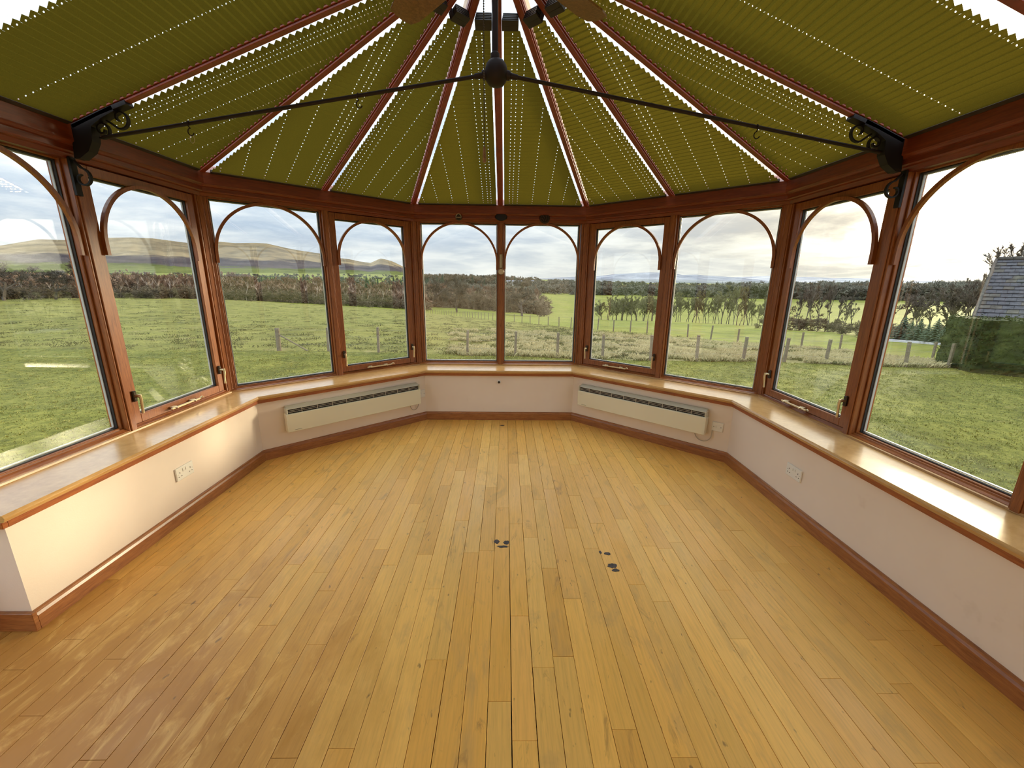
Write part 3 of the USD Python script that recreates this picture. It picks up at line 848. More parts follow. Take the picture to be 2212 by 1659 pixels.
def heater(i, s0, label, flex_side):
    """A low skirting convector: casing with a louvred slot along its top, its flex looping to an outlet beside it."""
    o = FACE[i]['o0'] + s0
    L = 1.345
    loc = ff(i)(np.array([[o + L / 2, 0, 0.225]]))[0]
    t = Thing('wall_heater', label, 'heater', loc)
    mb = MB()
    fb(i, o + 0.02, o + L - 0.02, -0.012, 0.0, 0.235, 0.455, mb)
    prof = Polygon([(-0.012, 0.458), (-0.030, 0.458), (-0.078, 0.438), (-0.078, 0.434), (-0.012, 0.434)])
    F = ff(i)
    fr = lambda v: F(np.stack([o + 0.012 + v[:, 2], v[:, 0], v[:, 1]], 1))
    prism(mb, prof, 0, L - 0.024, fr)
    t.part('casing', mb, m_greyenamel)
    mb = MB()
    fb(i, o, o + L, -0.088, -0.012, 0.228, 0.394, mb, 0.004)
    body = t.part('front_panel', mb, m_cream)
    m2 = MB()
    fb(i, o + 0.006, o + L - 0.006, -0.072, -0.010, 0.250, 0.392, m2)
    t.part('cavity', fb(i, o + 0.016, o + L - 0.016, -0.066, -0.012, 0.392, 0.436), m_slot, label='solid dark block standing for the shade inside the outlet slot')  # solid block, its near-black colour stands in for shade in the slot
    for e0, e1 in ((o + 0.004, o + 0.018), (o + L - 0.018, o + L - 0.004)):
        t.part('end_cap', fb(i, e0, e1, -0.082, -0.012, 0.392, 0.446, c=0.004), m_greyenamel)
    for k in range(2):
        z = 0.406 + k * 0.0135
        t.part('louvre', fb(i, o + 0.016, o + L - 0.016, -0.075, -0.069, z, z + 0.004, c=0.001), m_flex)
    n = 10
    for k in range(1, n):
        s = o + L * k / n
        t.part('louvre_stay', fb(i, s - 0.0025, s + 0.0025, -0.0765, -0.070, 0.394, 0.435, c=0.0005), m_flex)
    # small worn badge near the lower left corner
    t.part('badge', fb(i, o + 0.055, o + 0.115, -0.0895, -0.0878, 0.243, 0.2475, c=0.0003), plain('badge_grey_%d' % i, (0.35, 0.33, 0.25), 0.4), label='small grey badge')
    mb = MB()
    a, b = o + L - 0.10, o + L + 0.045
    if i == 1: b = o + L + 0.006
    q = np.linspace(0, PI, 17)
    pts = [(a, -0.03, 0.25)] + [((a + b) / 2 - (b - a) / 2 * math.cos(x), -0.022, 0.225 - 0.075 * math.sin(x)) for x in q] + [(b, -0.014, 0.27)]
    if i == 1: pts[-1] = (b, -0.02, 0.30)
    tube(mb, pts, 0.0042, 8, fr=ff(i))
    t.part('flex', mb, m_flex, 40, label='loop of pale flex')


heater(1, 0.195, 'long cream convector heater on the left, catching more light than its twin on the right', 1)
heater(3, 0.122, 'long cream convector heater under the front right sill, in shade', 1)


def faceplate(i, s, z, w, label, cat, kind, name):
    o = FACE[i]['o0'] + s if i < 4 else FACE[i]['o0'] + s
    t = Thing(name, label, cat, ff(i)(np.array([[o, 0, z - 0.043]]))[0])
    mb = MB(); fb(i, o - w / 2, o + w / 2, -0.0105, 0.0, z - 0.043, z + 0.043, mb, 0.003)
    t.part('plate', mb, m_white)
    if kind == 'double':
        for q in (-0.044, 0.044):
            for dx, dz, hw, hh in ((0, 0.012, 0.0023, 0.0045), (-0.011, -0.013, 0.004, 0.0023), (0.011, -0.013, 0.004, 0.0023)):
                t.part('pin_hole', fb(i, o + q + dx - hw, o + q + dx + hw, -0.0109, -0.0102, z + dz - 0.004 - hh, z + dz - 0.004 + hh, c=0.0002), m_hole, label='dark socket hole')
            t.part('switch', fb(i, o + q * 0.28 - 0.007, o + q * 0.28 + 0.007, -0.0135, -0.010, z + 0.008, z + 0.028, c=0.0025), m_white)
            t.part('screw', fb(i, o + q * 1.37 - 0.002, o + q * 1.37 + 0.002, -0.0109, -0.0102, z - 0.003, z + 0.003, c=0.0005), m_flex)
    else:
        t.part('switch', fb(i, o - 0.020, o - 0.007, -0.0135, -0.010, z - 0.011, z + 0.011, c=0.0025), m_white)
        t.part('fuse_carrier', fb(i, o + 0.004, o + 0.022, -0.0122, -0.010, z - 0.018, z + 0.018, c=0.0015), m_white)
        for q in (-0.030, 0.030):
            t.part('screw', fb(i, o + q - 0.003, o + q + 0.003, -0.0112, -0.0102, z - 0.003, z + 0.003, c=0.0008), m_hole, label='dark screw head')


faceplate(0, 4.147, 0.314, 0.146, 'white double power socket low on the sunlit left wall', 'socket', 'double', 'power_socket')
faceplate(4, 0.823, 0.306, 0.146, 'white double power socket low on the shaded right wall', 'socket', 'double', 'power_socket')
faceplate(1, 1.598, 0.314, 0.086, 'white fused outlet half hidden behind the left heater end', 'outlet', 'single', 'fused_outlet')
faceplate(3, 1.549, 0.308, 0.094, 'white fused outlet beside the end of the right heater', 'outlet', 'single', 'fused_outlet')
p = ff(2)(np.array([[FACE[2]['o0'] + 0.832, 0, 0.448]]))[0]
kb = Thing('wall_stopper', 'small dark round stopper on the front wall under the sill', 'stopper', p)
mb = MB(); lathe(mb, [(0, 0), (0.022, 0), (0.022, 0.004), (0, 0.005)], 20, frame(p, (1, 0, 0), (0, 0, 1), (0, -1, 0))); kb.part('rose', mb, m_white, 40)
mb = MB(); lathe(mb, [(0.006, 0.004), (0.008, 0.012), (0.013, 0.018), (0.014, 0.026), (0.009, 0.031), (0, 0.032)], 20, frame(p, (1, 0, 0), (0, 0, 1), (0, -1, 0))); kb.part('stopper_head', mb, m_dark_brass, 40)

# ------------------------------------------------------------------ iron tie rod with its hub, drop rod and scroll brackets
HUB = np.array([0.006, Y_AP, 2.618])
TL, TR = np.array([-2.118, Y_AP, 2.279]), np.array([2.150, Y_AP, 2.272])
tie = Thing('tie_rod', 'thin dark tie rod spanning the roof, with a round hub in the middle', 'tie rod', HUB)
for e in (TL, TR):
    d = (e - HUB) / np.linalg.norm(e - HUB)
    mb = MB(); tube(mb, [HUB + d * 0.03, HUB + d * 0.5, e - d * 0.3, e], 0.0095, 10); tie.part('rod', mb, m_brown_iron, 40)
    mb = MB(); tube(mb, [HUB + d * 0.05, HUB + d * 0.062, HUB + d * 0.075], [0.022, 0.024, 0.022], 12); tube(mb, [HUB + d * 0.07, HUB + d * 0.115], [0.015, 0.013], 12); tie.part('collar', mb, m_brown_iron, 40)
mb = MB()
lathe(mb, [(0.0, -0.064), (0.02, -0.063), (0.040, -0.054), (0.054, -0.036), (0.060, -0.012), (0.060, 0.012), (0.054, 0.036), (0.040, 0.054), (0.02, 0.062), (0.0, 0.064)], 28, frame(HUB, (1, 0, 0), (0, 1, 0), (0, 0, 1)))
tie.part('hub', mb, m_brown_iron, 40)
mb = MB(); tube(mb, [HUB + [-0.006, 0, 0.05], [HUB[0] - 0.006, Y_AP, Z_AP]], 0.0165, 14); lathe(mb, [(0.0165, 0), (0.024, 0.005), (0.024, 0.03), (0.0165, 0.04)], 16, frame(HUB + [-0.006, 0, 0.055], (1, 0, 0), (0, 1, 0), (0, 0, 1)))
tie.part('drop_rod', mb, m_brown_iron, 40)


def on_rod(e, q):
    return HUB + (e - HUB) * q


def hook(p, ring_too=False):
    mb = MB()
    tube(mb, [p + [0, 0, 0.013], p + [0.0, -0.012, 0.004], p + [0, -0.012, -0.012], p + [0, 0, -0.02]], 0.003, 6)
    a = np.linspace(PI * .5, PI * 1.9, 12)
    tube(mb, [p + [0.016 * math.cos(x) + 0.004, 0, -0.040 + 0.018 * math.sin(x)] for x in a], 0.0028, 6)
    tie.part('hook', mb, m_brown_iron)
    if ring_too:
        mb = MB(); a = np.linspace(0, 2 * PI, 20)
        tube(mb, [p + [0.012 * math.cos(x) + 0.004, 0, -0.075 + 0.02 * math.sin(x)] for x in a], 0.0015, 5); tie.part('ring', mb, m_flex, label='thin wire ring hanging from a hook')


for e, q, rg in ((TL, 0.778, True), (TL, 0.347, False), (TR, 0.668, False)):
    hook(on_rod(e, q), rg)


def spiral(c, r0, r1, a0, turns, n=34):
    g = np.linspace(0, 1, n)
    return [(c[0] + (r0 + (r1 - r0) * x) * math.cos(a0 + turns * 2 * PI * x), c[1] + (r0 + (r1 - r0) * x) * math.sin(a0 + turns * 2 * PI * x)) for x in g]


def bracket(sx, label):
    """Wrought scroll bracket in the plane of the tie rod: a straight leg down the mullion, one along the rafter, a web and three scrolls. u runs inwards from the wall."""
    X0 = sx * (PA + 0.275)
    fr = lambda v: np.stack([X0 - sx * np.asarray(v)[:, 0], np.full(len(v), Y_AP), np.asarray(v)[:, 1]], 1)
    t = Thing('scroll_bracket', label, 'bracket', (X0, Y_AP, 2.0))

    def bar(pts, w=0.016, th=0.008, r=None):
        pts = np.array(pts)
        mb = MB()
        d = np.gradient(pts, axis=0); d /= np.linalg.norm(d, axis=1, keepdims=True) + 1e-9
        nn = np.stack([-d[:, 1], d[:, 0]], 1)
        V = []
        for k in range(len(pts)):
            for a, b in ((1, 1), (-1, 1), (-1, -1), (1, -1)):
                q = pts[k] + nn[k] * a * th / 2
                V.append((X0 - sx * q[0], Y_AP + b * w / 2, q[1]))
        f = []
        for k in range(len(pts) - 1):
            for j in range(4):
                a, b = k * 4 + j, k * 4 + (j + 1) % 4
                f += [(a, b, b + 4), (a, b + 4, a + 4)]
        e = (len(pts) - 1) * 4
        f += [(0, 2, 1), (0, 3, 2), (e, e + 1, e + 2), (e, e + 2, e + 3)]
        m = trimesh.Trimesh(V, f, process=False); m.fix_normals()
        return mb.add(m.vertices, m.faces)
    sl = (Z_AP - Z_EAVE) / (PA + 0.205)
    t.part('leg', bar([(0.008, 1.985), (0.008, 2.06), (0.008, 2.18)], 0.034, 0.014), m_iron)
    t.part('rafter_leg', bar([(0.075, 2.325), (0.23, 2.325 + 0.17 * sl), (0.36, 2.325 + 0.29 * sl), (0.378, 2.325 + 0.305 * sl)], 0.05, 0.02), m_iron)
    web = Polygon([(0.05, 2.17), (0.082, 2.17), (0.135, 2.205), (0.165, 2.255), (0.175, 2.325), (0.235, 2.365), (0.31, 2.40), (0.30, 2.425), (0.07, 2.33)])
    mb = MB()
    m = trimesh.creation.extrude_polygon(web, 0.05, engine='earcut')
    v = np.array(m.vertices)
    v = np.stack([X0 - sx * v[:, 0], Y_AP - 0.025 + v[:, 2], v[:, 1]], 1)
    m = trimesh.Trimesh(v, m.faces, process=False); m.fix_normals()
    t.part('web', mb.add(m.vertices, m.faces), m_iron)
    t.part('scroll', bar([(0.245, 2.362)] + spiral((0.318, 2.372), 0.052, 0.014, -1.9, 0.95)), m_iron, label='curled iron scroll')
    t.part('scroll', bar([(0.19, 2.277)] + spiral((0.213, 2.317), 0.042, 0.012, -1.6, 1.25)), m_iron, label='curled iron scroll')
    t.part('scroll', bar([(0.02, 2.165)] + spiral((0.050, 2.075), 0.052, 0.012, 1.5, -1.1)[:30]), m_iron, label='curled iron scroll')


bracket(-1, 'black wrought iron scroll bracket under the left end of the tie rod')
bracket(1, 'black wrought iron scroll bracket under the right end of the tie rod')

# ------------------------------------------------------------------ ceiling fan
FAN = np.array([0.015, -2.60, 2.78])
fan = Thing('ceiling_fan', 'ceiling fan with brown wooden blades, mostly above the picture', 'ceiling fan', FAN)
FI = frame(FAN, (1, 0, 0), (0, 1, 0), (0, 0, 1))
mb = MB(); lathe(mb, [(0, -0.075), (0.05, -0.07), (0.085, -0.045), (0.10, -0.01), (0.10, 0.045), (0.075, 0.075), (0.03, 0.09), (0, 0.09)], 28, FI); fan.part('motor', mb, m_dark_brass, 40)
mb = MB(); tube(mb, [FAN + [0, 0, 0.08], FAN + [0, 0, Z_AP - 2.78 - 0.02]], 0.013, 12); fan.part('down_rod', mb, m_dark_brass, 40)
for ang in (43, 135, 223, 315):
    a = math.radians(ang)
    d, e = np.array([math.cos(a), math.sin(a), 0]), np.array([-math.sin(a), math.cos(a), 0])
    u = np.array([0, 0, 1.0])
    e2 = e * math.cos(0.2) + u * math.sin(0.2)
    u2 = np.cross(d, e2)
    fr = frame(FAN + [0, 0, 0.0], d, e2, u2)
    out = Polygon([(0.17, -0.048), (0.30, -0.060), (0.60, -0.070), (0.655, -0.056), (0.668, -0.020), (0.668, 0.020), (0.655, 0.056), (0.60, 0.070), (0.30, 0.060), (0.17, 0.048)])
    fan.part('blade', prism(MB(), out, -0.004, 0.004, fr), m_fan)
    mb = MB(); bx(mb, 0.08, 0.24, -0.018, 0.018, -0.012, -0.004, fr); fan.part('blade_arm', mb, m_dark_brass)
mb = MB()
x0, y0 = -0.028, -2.60
zz = np.arange(2.71, 2.06, -0.0085)
for z in zz:
    v, f = trimesh.creation.icosphere(0, 0.0030).vertices, trimesh.creation.icosphere(0, 0.0030).faces
    mb.add(v + [x0, y0, z], f)
tube(mb, [(x0, y0, 2.71), (x0, y0, 2.06)], 0.0012, 5)
pc = fan.part('pull_chain', mb, m_dark_brass, label='long bead pull chain')
mb = MB(); lathe(mb, [(0.002, 0.055), (0.005, 0.05), (0.007, 0.02), (0.0085, 0.0), (0.006, -0.006), (0, -0.007)], 14, frame((x0, y0, 2.035), (1, 0, 0), (0, 1, 0), (0, 0, 1))); fan.part('pull_handle', mb, m_fan, 40, under=pc, label='small wooden pull')

# ------------------------------------------------------------------ things on the front eave beam and the front mullion
F2 = ff(2)
sC = 0.965


def disc(c, r, w0, w1, mbx, sides=28, rx=1.0):
    fr = frame(F2(np.array([[c[0], w0, c[1]]]))[0], (rx, 0, 0), (0, 0, 1), (0, -1, 0))
    lathe(mbx, [(0, 0), (r, 0), (r * 1.0, (w0 - w1) * .6), (r * .9, (w0 - w1)), (0, (w0 - w1))], sides, fr)
    return mbx


hs = Thing('horseshoe_plaque', 'small horseshoe ornament on the front eave beam, left of the rafter', 'ornament', F2(np.array([[sC - 0.452, 0.21, 2.19]]))[0])
mb = MB(); disc((sC - 0.455, 2.215), 0.036, 0.234, 0.215, mb); hs.part('backing', mb, m_dark_brass, 40)
mb = MB(); a = np.linspace(-0.5, PI + 0.5, 22)
tube(mb, [(sC - 0.455 + 0.027 * math.cos(x), 0.212, 2.216 + 0.030 * math.sin(x)) for x in a], 0.0045, 8, fr=F2); hs.part('horseshoe', mb, m_horse, 40)
mb = MB(); fb(2, sC - 0.472, sC - 0.438, 0.209, 0.216, 2.206, 2.214, mb, 0.001); hs.part('bar', mb, m_horse)
ov = Thing('oval_plaque', 'nearly black oval plaque on the front eave beam, under the central rafter', 'ornament', F2(np.array([[sC, 0.21, 2.18]]))[0])
mb = MB(); disc((sC + 0.002, 2.222), 0.040, 0.234, 0.212, mb, 32, 1.65); ov.part('plaque', mb, m_iron, 40)
rd = Thing('round_plaque', 'dark round cast plaque on the front eave beam, right of the central rafter', 'ornament', F2(np.array([[sC + 0.47, 0.21, 2.17]]))[0])
mb = MB(); disc((sC + 0.472, 2.216), 0.056, 0.234, 0.216, mb); pq = rd.part('plaque', mb, m_iron, 40)
m_cast = plain('dark_cast_relief', (0.075, 0.03, 0.022), 0.5, 0.5)
mb = MB(); a = np.linspace(0, 2 * PI, 30)
tube(mb, [(sC + 0.472 + 0.046 * math.cos(x), 0.216, 2.216 + 0.046 * math.sin(x)) for x in a], 0.004, 6, fr=F2)
for q in ((-0.022, 0.03, 0.012, -0.03), (0.012, 0.034, 0.02, -0.02), (-0.034, 0.0, -0.008, -0.03)):
    tube(mb, [(sC + 0.472 + q[0], 0.215, 2.216 + q[1]), (sC + 0.472 + (q[0] + q[2]) / 2 + 0.005, 0.213, 2.216 + (q[1] + q[3]) / 2), (sC + 0.472 + q[2], 0.215, 2.216 + q[3])], 0.0045, 6, fr=F2)
rd.part('relief', mb, m_cast, 40)
th = Thing('thermometer', 'thermometer with a round dial fixed to the front mullion', 'thermometer', F2(np.array([[sC, 0.27, 1.61]]))[0])
fbm = lambda *q, c=0.002: fb(2, *q, c=c)
th.part('back_board', fbm(sC - 0.020, sC + 0.022, 0.262, 0.275, 1.685, 1.842), m_fan)
th.part('scale', fbm(sC - 0.011, sC + 0.011, 0.2585, 0.2625, 1.695, 1.838), m_tube, label='pale green glass scale')
mb = MB(); disc((sC + 0.002, 1.653), 0.037, 0.275, 0.255, mb, 32); cs = th.part('dial_case', mb, m_fan, 40)
mb = MB(); disc((sC + 0.002, 1.653), 0.029, 0.256, 0.2535, mb, 32); th.part('dial', mb, m_dial, 40, under=cs)

# ------------------------------------------------------------------ the land outside
FRONT_POSTS = [(-8.71, 11.33, .88), (-6.8, 11.32, .92), (-4.8, 11.1, .96), (-2.99, 10.88, .95), (-1.35, 10.56, .93), (0.43, 10.45, .91), (1.97, 10.23, .92), (3.6, 10.12, .90), (5.3, 9.93, .92), (6.92, 9.82, .94), (8.59, 9.8, .88), (10.01, 9.69, .86),
               (11.35, 9.49, .87), (13.77, 9.03, .86), (15.25, 9.01, .83)]
REAR_POSTS = [(-20.61, 102.92), (-15.63, 91.42), (-7.57, 69.41), (-0.93, 44.58), (1.08, 43.01), (2.67, 39.08), (4.25, 35.72), (5.89, 31.96), (7.59, 28.83), (8.52, 27.44), (9.45, 26.14), (10.5, 25.5), (11.32, 23.83), (12.5, 23.16), (13.42, 21.8), (13.95, 19.6),
              (16.96, 18.4), (17.82, 16.73), (18.74, 15.22), (18.8, 12.88)]
REAR_Z = [-6.75, -6.05, -4.67, -3.05, -2.98, -2.78, -2.61, -2.39, -2.19, -2.13, -2.09, -2.08, -2.02, -2.02, -1.97, -1.92, -1.97, -1.89, -1.88, -1.68]


def polar(x, y):
    return np.arctan2(np.asarray(x) - CAM[0], np.asarray(y) - CAM[1]), np.hypot(np.asarray(x) - CAM[0], np.asarray(y) - CAM[1])


def dense(poly):
    P = np.array(poly, float)
    return np.vstack([P[k] + (P[k + 1] - P[k]) * np.linspace(0, 1, 40, endpoint=False)[:, None] for k in range(len(P) - 1)])


fp_ = dense([(-160, 22), (-30, 12.6)] + [(x, y) for x, y, _ in FRONT_POSTS] + [(22, 7.6), (60, -8), (90, -80)])
rp_ = dense([(-260, -20), (-150, 35), (-62, 62), (-42, 78)] + REAR_POSTS + [(20.5, 11.6), (30, 8.6), (75, -5), (110, -100)])
fa, frr = polar(fp_[:, 0], fp_[:, 1]); o_ = np.argsort(fa); fa, frr = fa[o_], frr[o_]
ra, rrr = polar(rp_[:, 0], rp_[:, 1]); o_ = np.argsort(ra); ra, rrr = ra[o_], rrr[o_]

ctrl = []                                     # (azimuth, distance, height)
for x, y, _ in FRONT_POSTS:
    ctrl.append((*polar(x, y), -1.15))
for (x, y), z in zip(REAR_POSTS, REAR_Z):
    ctrl.append((*polar(x, y), z))
for a in range(-130, 131, 20):
    a = math.radians(a)
    for r in (3.0, 7.0, 11.0):
        ctrl.append((a, r, -1.15))


def ctrl_px(px, py, dist):
    p = sight(px, py, dist)
    ctrl.append((*polar(p[0], p[1]), p[2]))


for px, py, d in ((0, 648, 75), (120, 647, 75), (250, 646, 78), (400, 646, 82), (550, 651, 88), (680, 658, 95), (800, 664, 104), (880, 669, 110),
                  (1000, 668, 125), (1090, 675, 118), (1160, 684, 110), (1240, 690, 100), (1330, 692, 92), (1430, 694, 84), (1520, 698, 74), (1600, 704, 64), (1700, 713, 52), (1800, 720, 46), (1900, 733, 38), (2050, 743, 32), (2140, 748, 28),
                  (1150, 671, 230), (1250, 677, 220), (1350, 682, 205), (1450, 688, 195), (1600, 700, 180), (1750, 705, 165), (1900, 706, 150), (2050, 712, 140),
                  (1150, 633, 480), (1250, 638, 450), (1350, 641, 430), (1500, 648, 400), (1650, 653, 380), (1800, 658, 360), (2000, 662, 340),
                  (0, 628, 260), (300, 625, 260), (600, 626, 270), (800, 630, 280), (950, 636, 290), (1060, 632, 320),
                  (0, 611, 700), (300, 609, 700), (600, 608, 700), (800, 609, 750), (950, 606, 800), (1060, 607, 800), (1200, 618, 900), (1400, 622, 900), (1600, 626, 900), (1800, 630, 900), (2000, 634, 900),
                  (0, 592, 2200), (300, 590, 2200), (600, 590, 2200), (800, 592, 2200), (950, 596, 1800), (1060, 600, 1700), (1200, 612, 2500), (1400, 612, 2500), (1600, 616, 2500), (1800, 620, 2500), (2000, 622, 2500)):
    ctrl_px(px, py, d)
for a in (-130, -110, -90, -70, 70, 90, 110, 130):
    for r, z in ((80, -3.0), (260, -6), (800, -4), (2400, 0)):
        ctrl.append((math.radians(a), r, z))
ctrl = np.array(ctrl)


def key(a, r):
    return np.stack([np.asarray(a, float) * 1.6, np.log(np.asarray(r, float))], -1)


_k = key(ctrl[:, 0], ctrl[:, 1])
_, _u = np.unique(np.round(_k, 3), axis=0, return_index=True)
terrain = RBFInterpolator(_k[_u], ((1.55 - ctrl[:, 2]) / ctrl[:, 1])[_u], kernel='linear', neighbors=60, smoothing=0.0)


def ground_z(a, r):
    a, r = np.atleast_1d(a), np.atleast_1d(r)
    z = 1.55 - terrain(key(a, r)) * r
    nearf = np.clip((r - 9.0) / 4.0, 0, 1)
    x, y = CAM[0] + r * np.sin(a), CAM[1] + r * np.cos(a)
    bump = (meshkit.fbm(np.stack([x * 0.5, y * 0.5, 0 * x], -1), 3, 5) - 0.5) * 0.10
    return z * nearf + (-1.15) * (1 - nearf) + bump * np.clip(r / 12, .2, 1.0)


def gz(x, y):
    a, r = polar(x, y)
    return float(ground_z(a, r)[0])


AZ = np.radians(np.concatenate([np.arange(-135, -56, 2.0), np.arange(-56, 62, 0.45), np.arange(62, 136, 2.0)]))
RF, RB = np.interp(AZ, fa, frr), np.interp(AZ, ra, rrr)
RB = np.maximum(RB, RF + 1.2)


def land(name, r0, r1, rows, power, m, label, kind='structure'):
    g = np.linspace(0, 1, rows)[:, None]
    R = np.exp(np.log(r0)[None] + (np.log(r1) - np.log(r0))[None] * g ** power)
    A = np.repeat(AZ[None], rows, 0)
    Z = ground_z(A.ravel(), R.ravel()).reshape(A.shape)
    v = np.stack([CAM[0] + R * np.sin(A), CAM[1] + R * np.cos(A), Z], -1).reshape(-1, 3)
    n = len(AZ)
    i, j = np.meshgrid(np.arange(rows - 1), np.arange(n - 1), indexing='ij')
    a = i * n + j
    f = np.stack([a, a + n, a + n + 1, a + 1], -1).reshape(-1, 4)
    f = np.vstack([f[:, [0, 1, 2]], f[:, [0, 2, 3]]])
    return single(name, (v, f), m, label, kind=kind, smooth=True)


def turf(name, dark, mid, light, dry, sc=1.0, drylo=0.56, bump=0.6, rough_patch=None):
    nodes = {
        'g': ('geometry', {}),
        'n1': ('noise_texture', {'scale': 0.55 * sc, 'detail': 6.0, 'roughness': 0.65}),
        'n2': ('noise_texture', {'scale': 6.5 * sc, 'detail': 5.0, 'roughness': 0.7}),
        'n3': ('noise_texture', {'scale': 45.0 * sc, 'detail': 3.0, 'roughness': 0.7}),
        'm1': ('mix_float', {'fac': 0.55}), 'm2': ('mix_float', {'fac': 0.25}),
        'r': ('rgb_ramp', {'ramp': [(0.39, dark), (0.49, mid), (0.59, light)]}),
        'd': ('noise_texture', {'scale': 0.9 * sc, 'detail': 6.0, 'roughness': 0.7, 'distortion': 0.6}),
        'dr': ('rgb_ramp', {'ramp': [(drylo, (0, 0, 0)), (drylo + 0.12, (0.8, 0.8, 0.8))]}),
        'mx': ('mix', {'mix_type': 'mix', 'color2': dry}),
        'b': ('bump', {'strength': bump, 'distance': 0.06}),
        'p': ('principled_bsdf', {'roughness': 0.8, 'specular_ior_level': 0.15}),
    }
    links = [('g.position', 'n1.vector'), ('g.position', 'n2.vector'), ('g.position', 'n3.vector'), ('g.position', 'd.vector'), ('n1.fac', 'm1.a'), ('n2.fac', 'm1.b'), ('m1.result', 'm2.a'), ('n3.fac', 'm2.b'),
             ('m2.result', 'r.fac'), ('d.fac', 'dr.fac'), ('dr.color', 'mx.fac'), ('r.color', 'mx.color1'), ('mx.color', 'p.base_color'), ('m2.result', 'b.height'), ('b.normal', 'p.normal')]
    if rough_patch:
        # pale winter tussocks in the middle of the strip, with a ragged border
        links.remove(('mx.color', 'p.base_color'))
        nodes |= {'s': ('separate_xyz', {}), 'ra': ('map_range', {'from_min': rough_patch[0], 'from_max': rough_patch[0] + 6.0, 'clamp': True}), 'rb': ('map_range', {'from_min': rough_patch[1], 'from_max': rough_patch[1] + 10, 'to_min': 1.0, 'to_max': 0.0, 'clamp': True}),
                  'rm': M_('multiply'), 'rn': ('map_range', {'from_min': 0.35, 'from_max': 0.6, 'to_min': 0.25, 'to_max': 1.1, 'clamp': True}), 'rk': M_('multiply', use_clamp=True),
                  'rc': ('rgb_ramp', {'ramp': [(0.40, (0.050, 0.044, 0.014)), (0.48, (0.155, 0.132, 0.050)), (0.56, (0.31, 0.265, 0.125))]}), 'rx': ('mix', {'mix_type': 'mix'})}
        links += [('g.position', 's.vector'), ('s.x', 'ra.value'), ('s.y', 'rb.value'), ('ra.result', 'rm.value1'), ('rb.result', 'rm.value2'), ('n1.fac', 'rn.value'), ('rm.value', 'rk.value1'), ('rn.result', 'rk.value2'),
                  ('m2.result', 'rc.fac'), ('rk.value', 'rx.fac'), ('mx.color', 'rx.color1'), ('rc.color', 'rx.color2'), ('rx.color', 'p.base_color')]
    return mat(name, nodes, links)


m_lawn = turf('lawn_turf', (0.035, 0.042, 0.005), (0.105, 0.112, 0.014), (0.21, 0.20, 0.036), (0.21, 0.175, 0.055), 1.0, 0.60)
m_meadow = turf('meadow_turf', (0.050, 0.052, 0.008), (0.135, 0.132, 0.022), (0.215, 0.20, 0.045), (0.21, 0.175, 0.065), 0.8, 0.56, rough_patch=(-4.0, 16.0))
m_field = turf('field_turf', (0.085, 0.098, 0.010), (0.145, 0.160, 0.017), (0.20, 0.205, 0.030), (0.20, 0.18, 0.05), 0.10, 0.54, 0.2)
land('lawn', np.full_like(AZ, 2.4), RF, 70, 0.8, m_lawn, 'short garden lawn between the house and the front fence')
land('meadow_field', RF, RB, 60, 1.0, m_meadow, 'rough grazed meadow beyond the front fence')
land('far_field', RB, np.full_like(AZ, 9000.0), 90, 1.0, m_field, 'bright green farmland beyond the rear fence')


def hills(name, pts, d0, d1, foot, m, label, seed, rough=0.12, behind=1.5):
    """A range of hills: pts are its skyline as seen from the room; it rises from d0 metres away to its crest at d1 metres and falls away behind."""
    pts = np.array(pts, float)
    px = np.linspace(pts[0, 0], pts[-1, 0], 260)
    py = np.interp(px, pts[:, 0], pts[:, 1])
    rows = 44
    crest = np.array([sight(a, b, d1) for a, b in zip(px, py)])
    az = np.arctan2(crest[:, 0] - CAM[0], crest[:, 1] - CAM[1])
    V = []
    for t in np.linspace(0, 1.35, rows):
        d = d0 + (d1 - d0) * t
        x, y = CAM[0] + d * np.sin(az), CAM[1] + d * np.cos(az)
        hgt = crest[:, 2] - foot
        s = t if t <= 1 else 1 - (t - 1) * behind
        prof = (0.30 * s + 0.70 * s ** 1.7) if t <= 1 else s
        q = np.stack([x / (d1 * .035), y / (d1 * .035), np.full_like(x, seed)], -1)
        nz = (meshkit.fbm(q, 4, seed) - 0.5) * hgt * rough * 4 * max(0.0, min(t, 1) * (1 - min(t, 1)))
        gul = np.abs(meshkit.fbm(np.stack([az * 60, np.full_like(az, t * 1.2), 0 * az], -1), 3, seed + 9) - 0.5) * hgt * rough * 2.5 * max(0.0, min(t, 1) * (1 - min(t, 1)))
        V.append(np.stack([x, y, foot + hgt * prof + nz - gul], -1))
    v = np.vstack(V); n = len(px)
    i, j = np.meshgrid(np.arange(rows - 1), np.arange(n - 1), indexing='ij')
    a = i * n + j
    f = np.stack([a, a + n, a + n + 1, a + 1], -1).reshape(-1, 4)
    return single(name, (v, np.vstack([f[:, [0, 1, 2]], f[:, [0, 2, 3]]])), m, label, kind='structure', smooth=True)


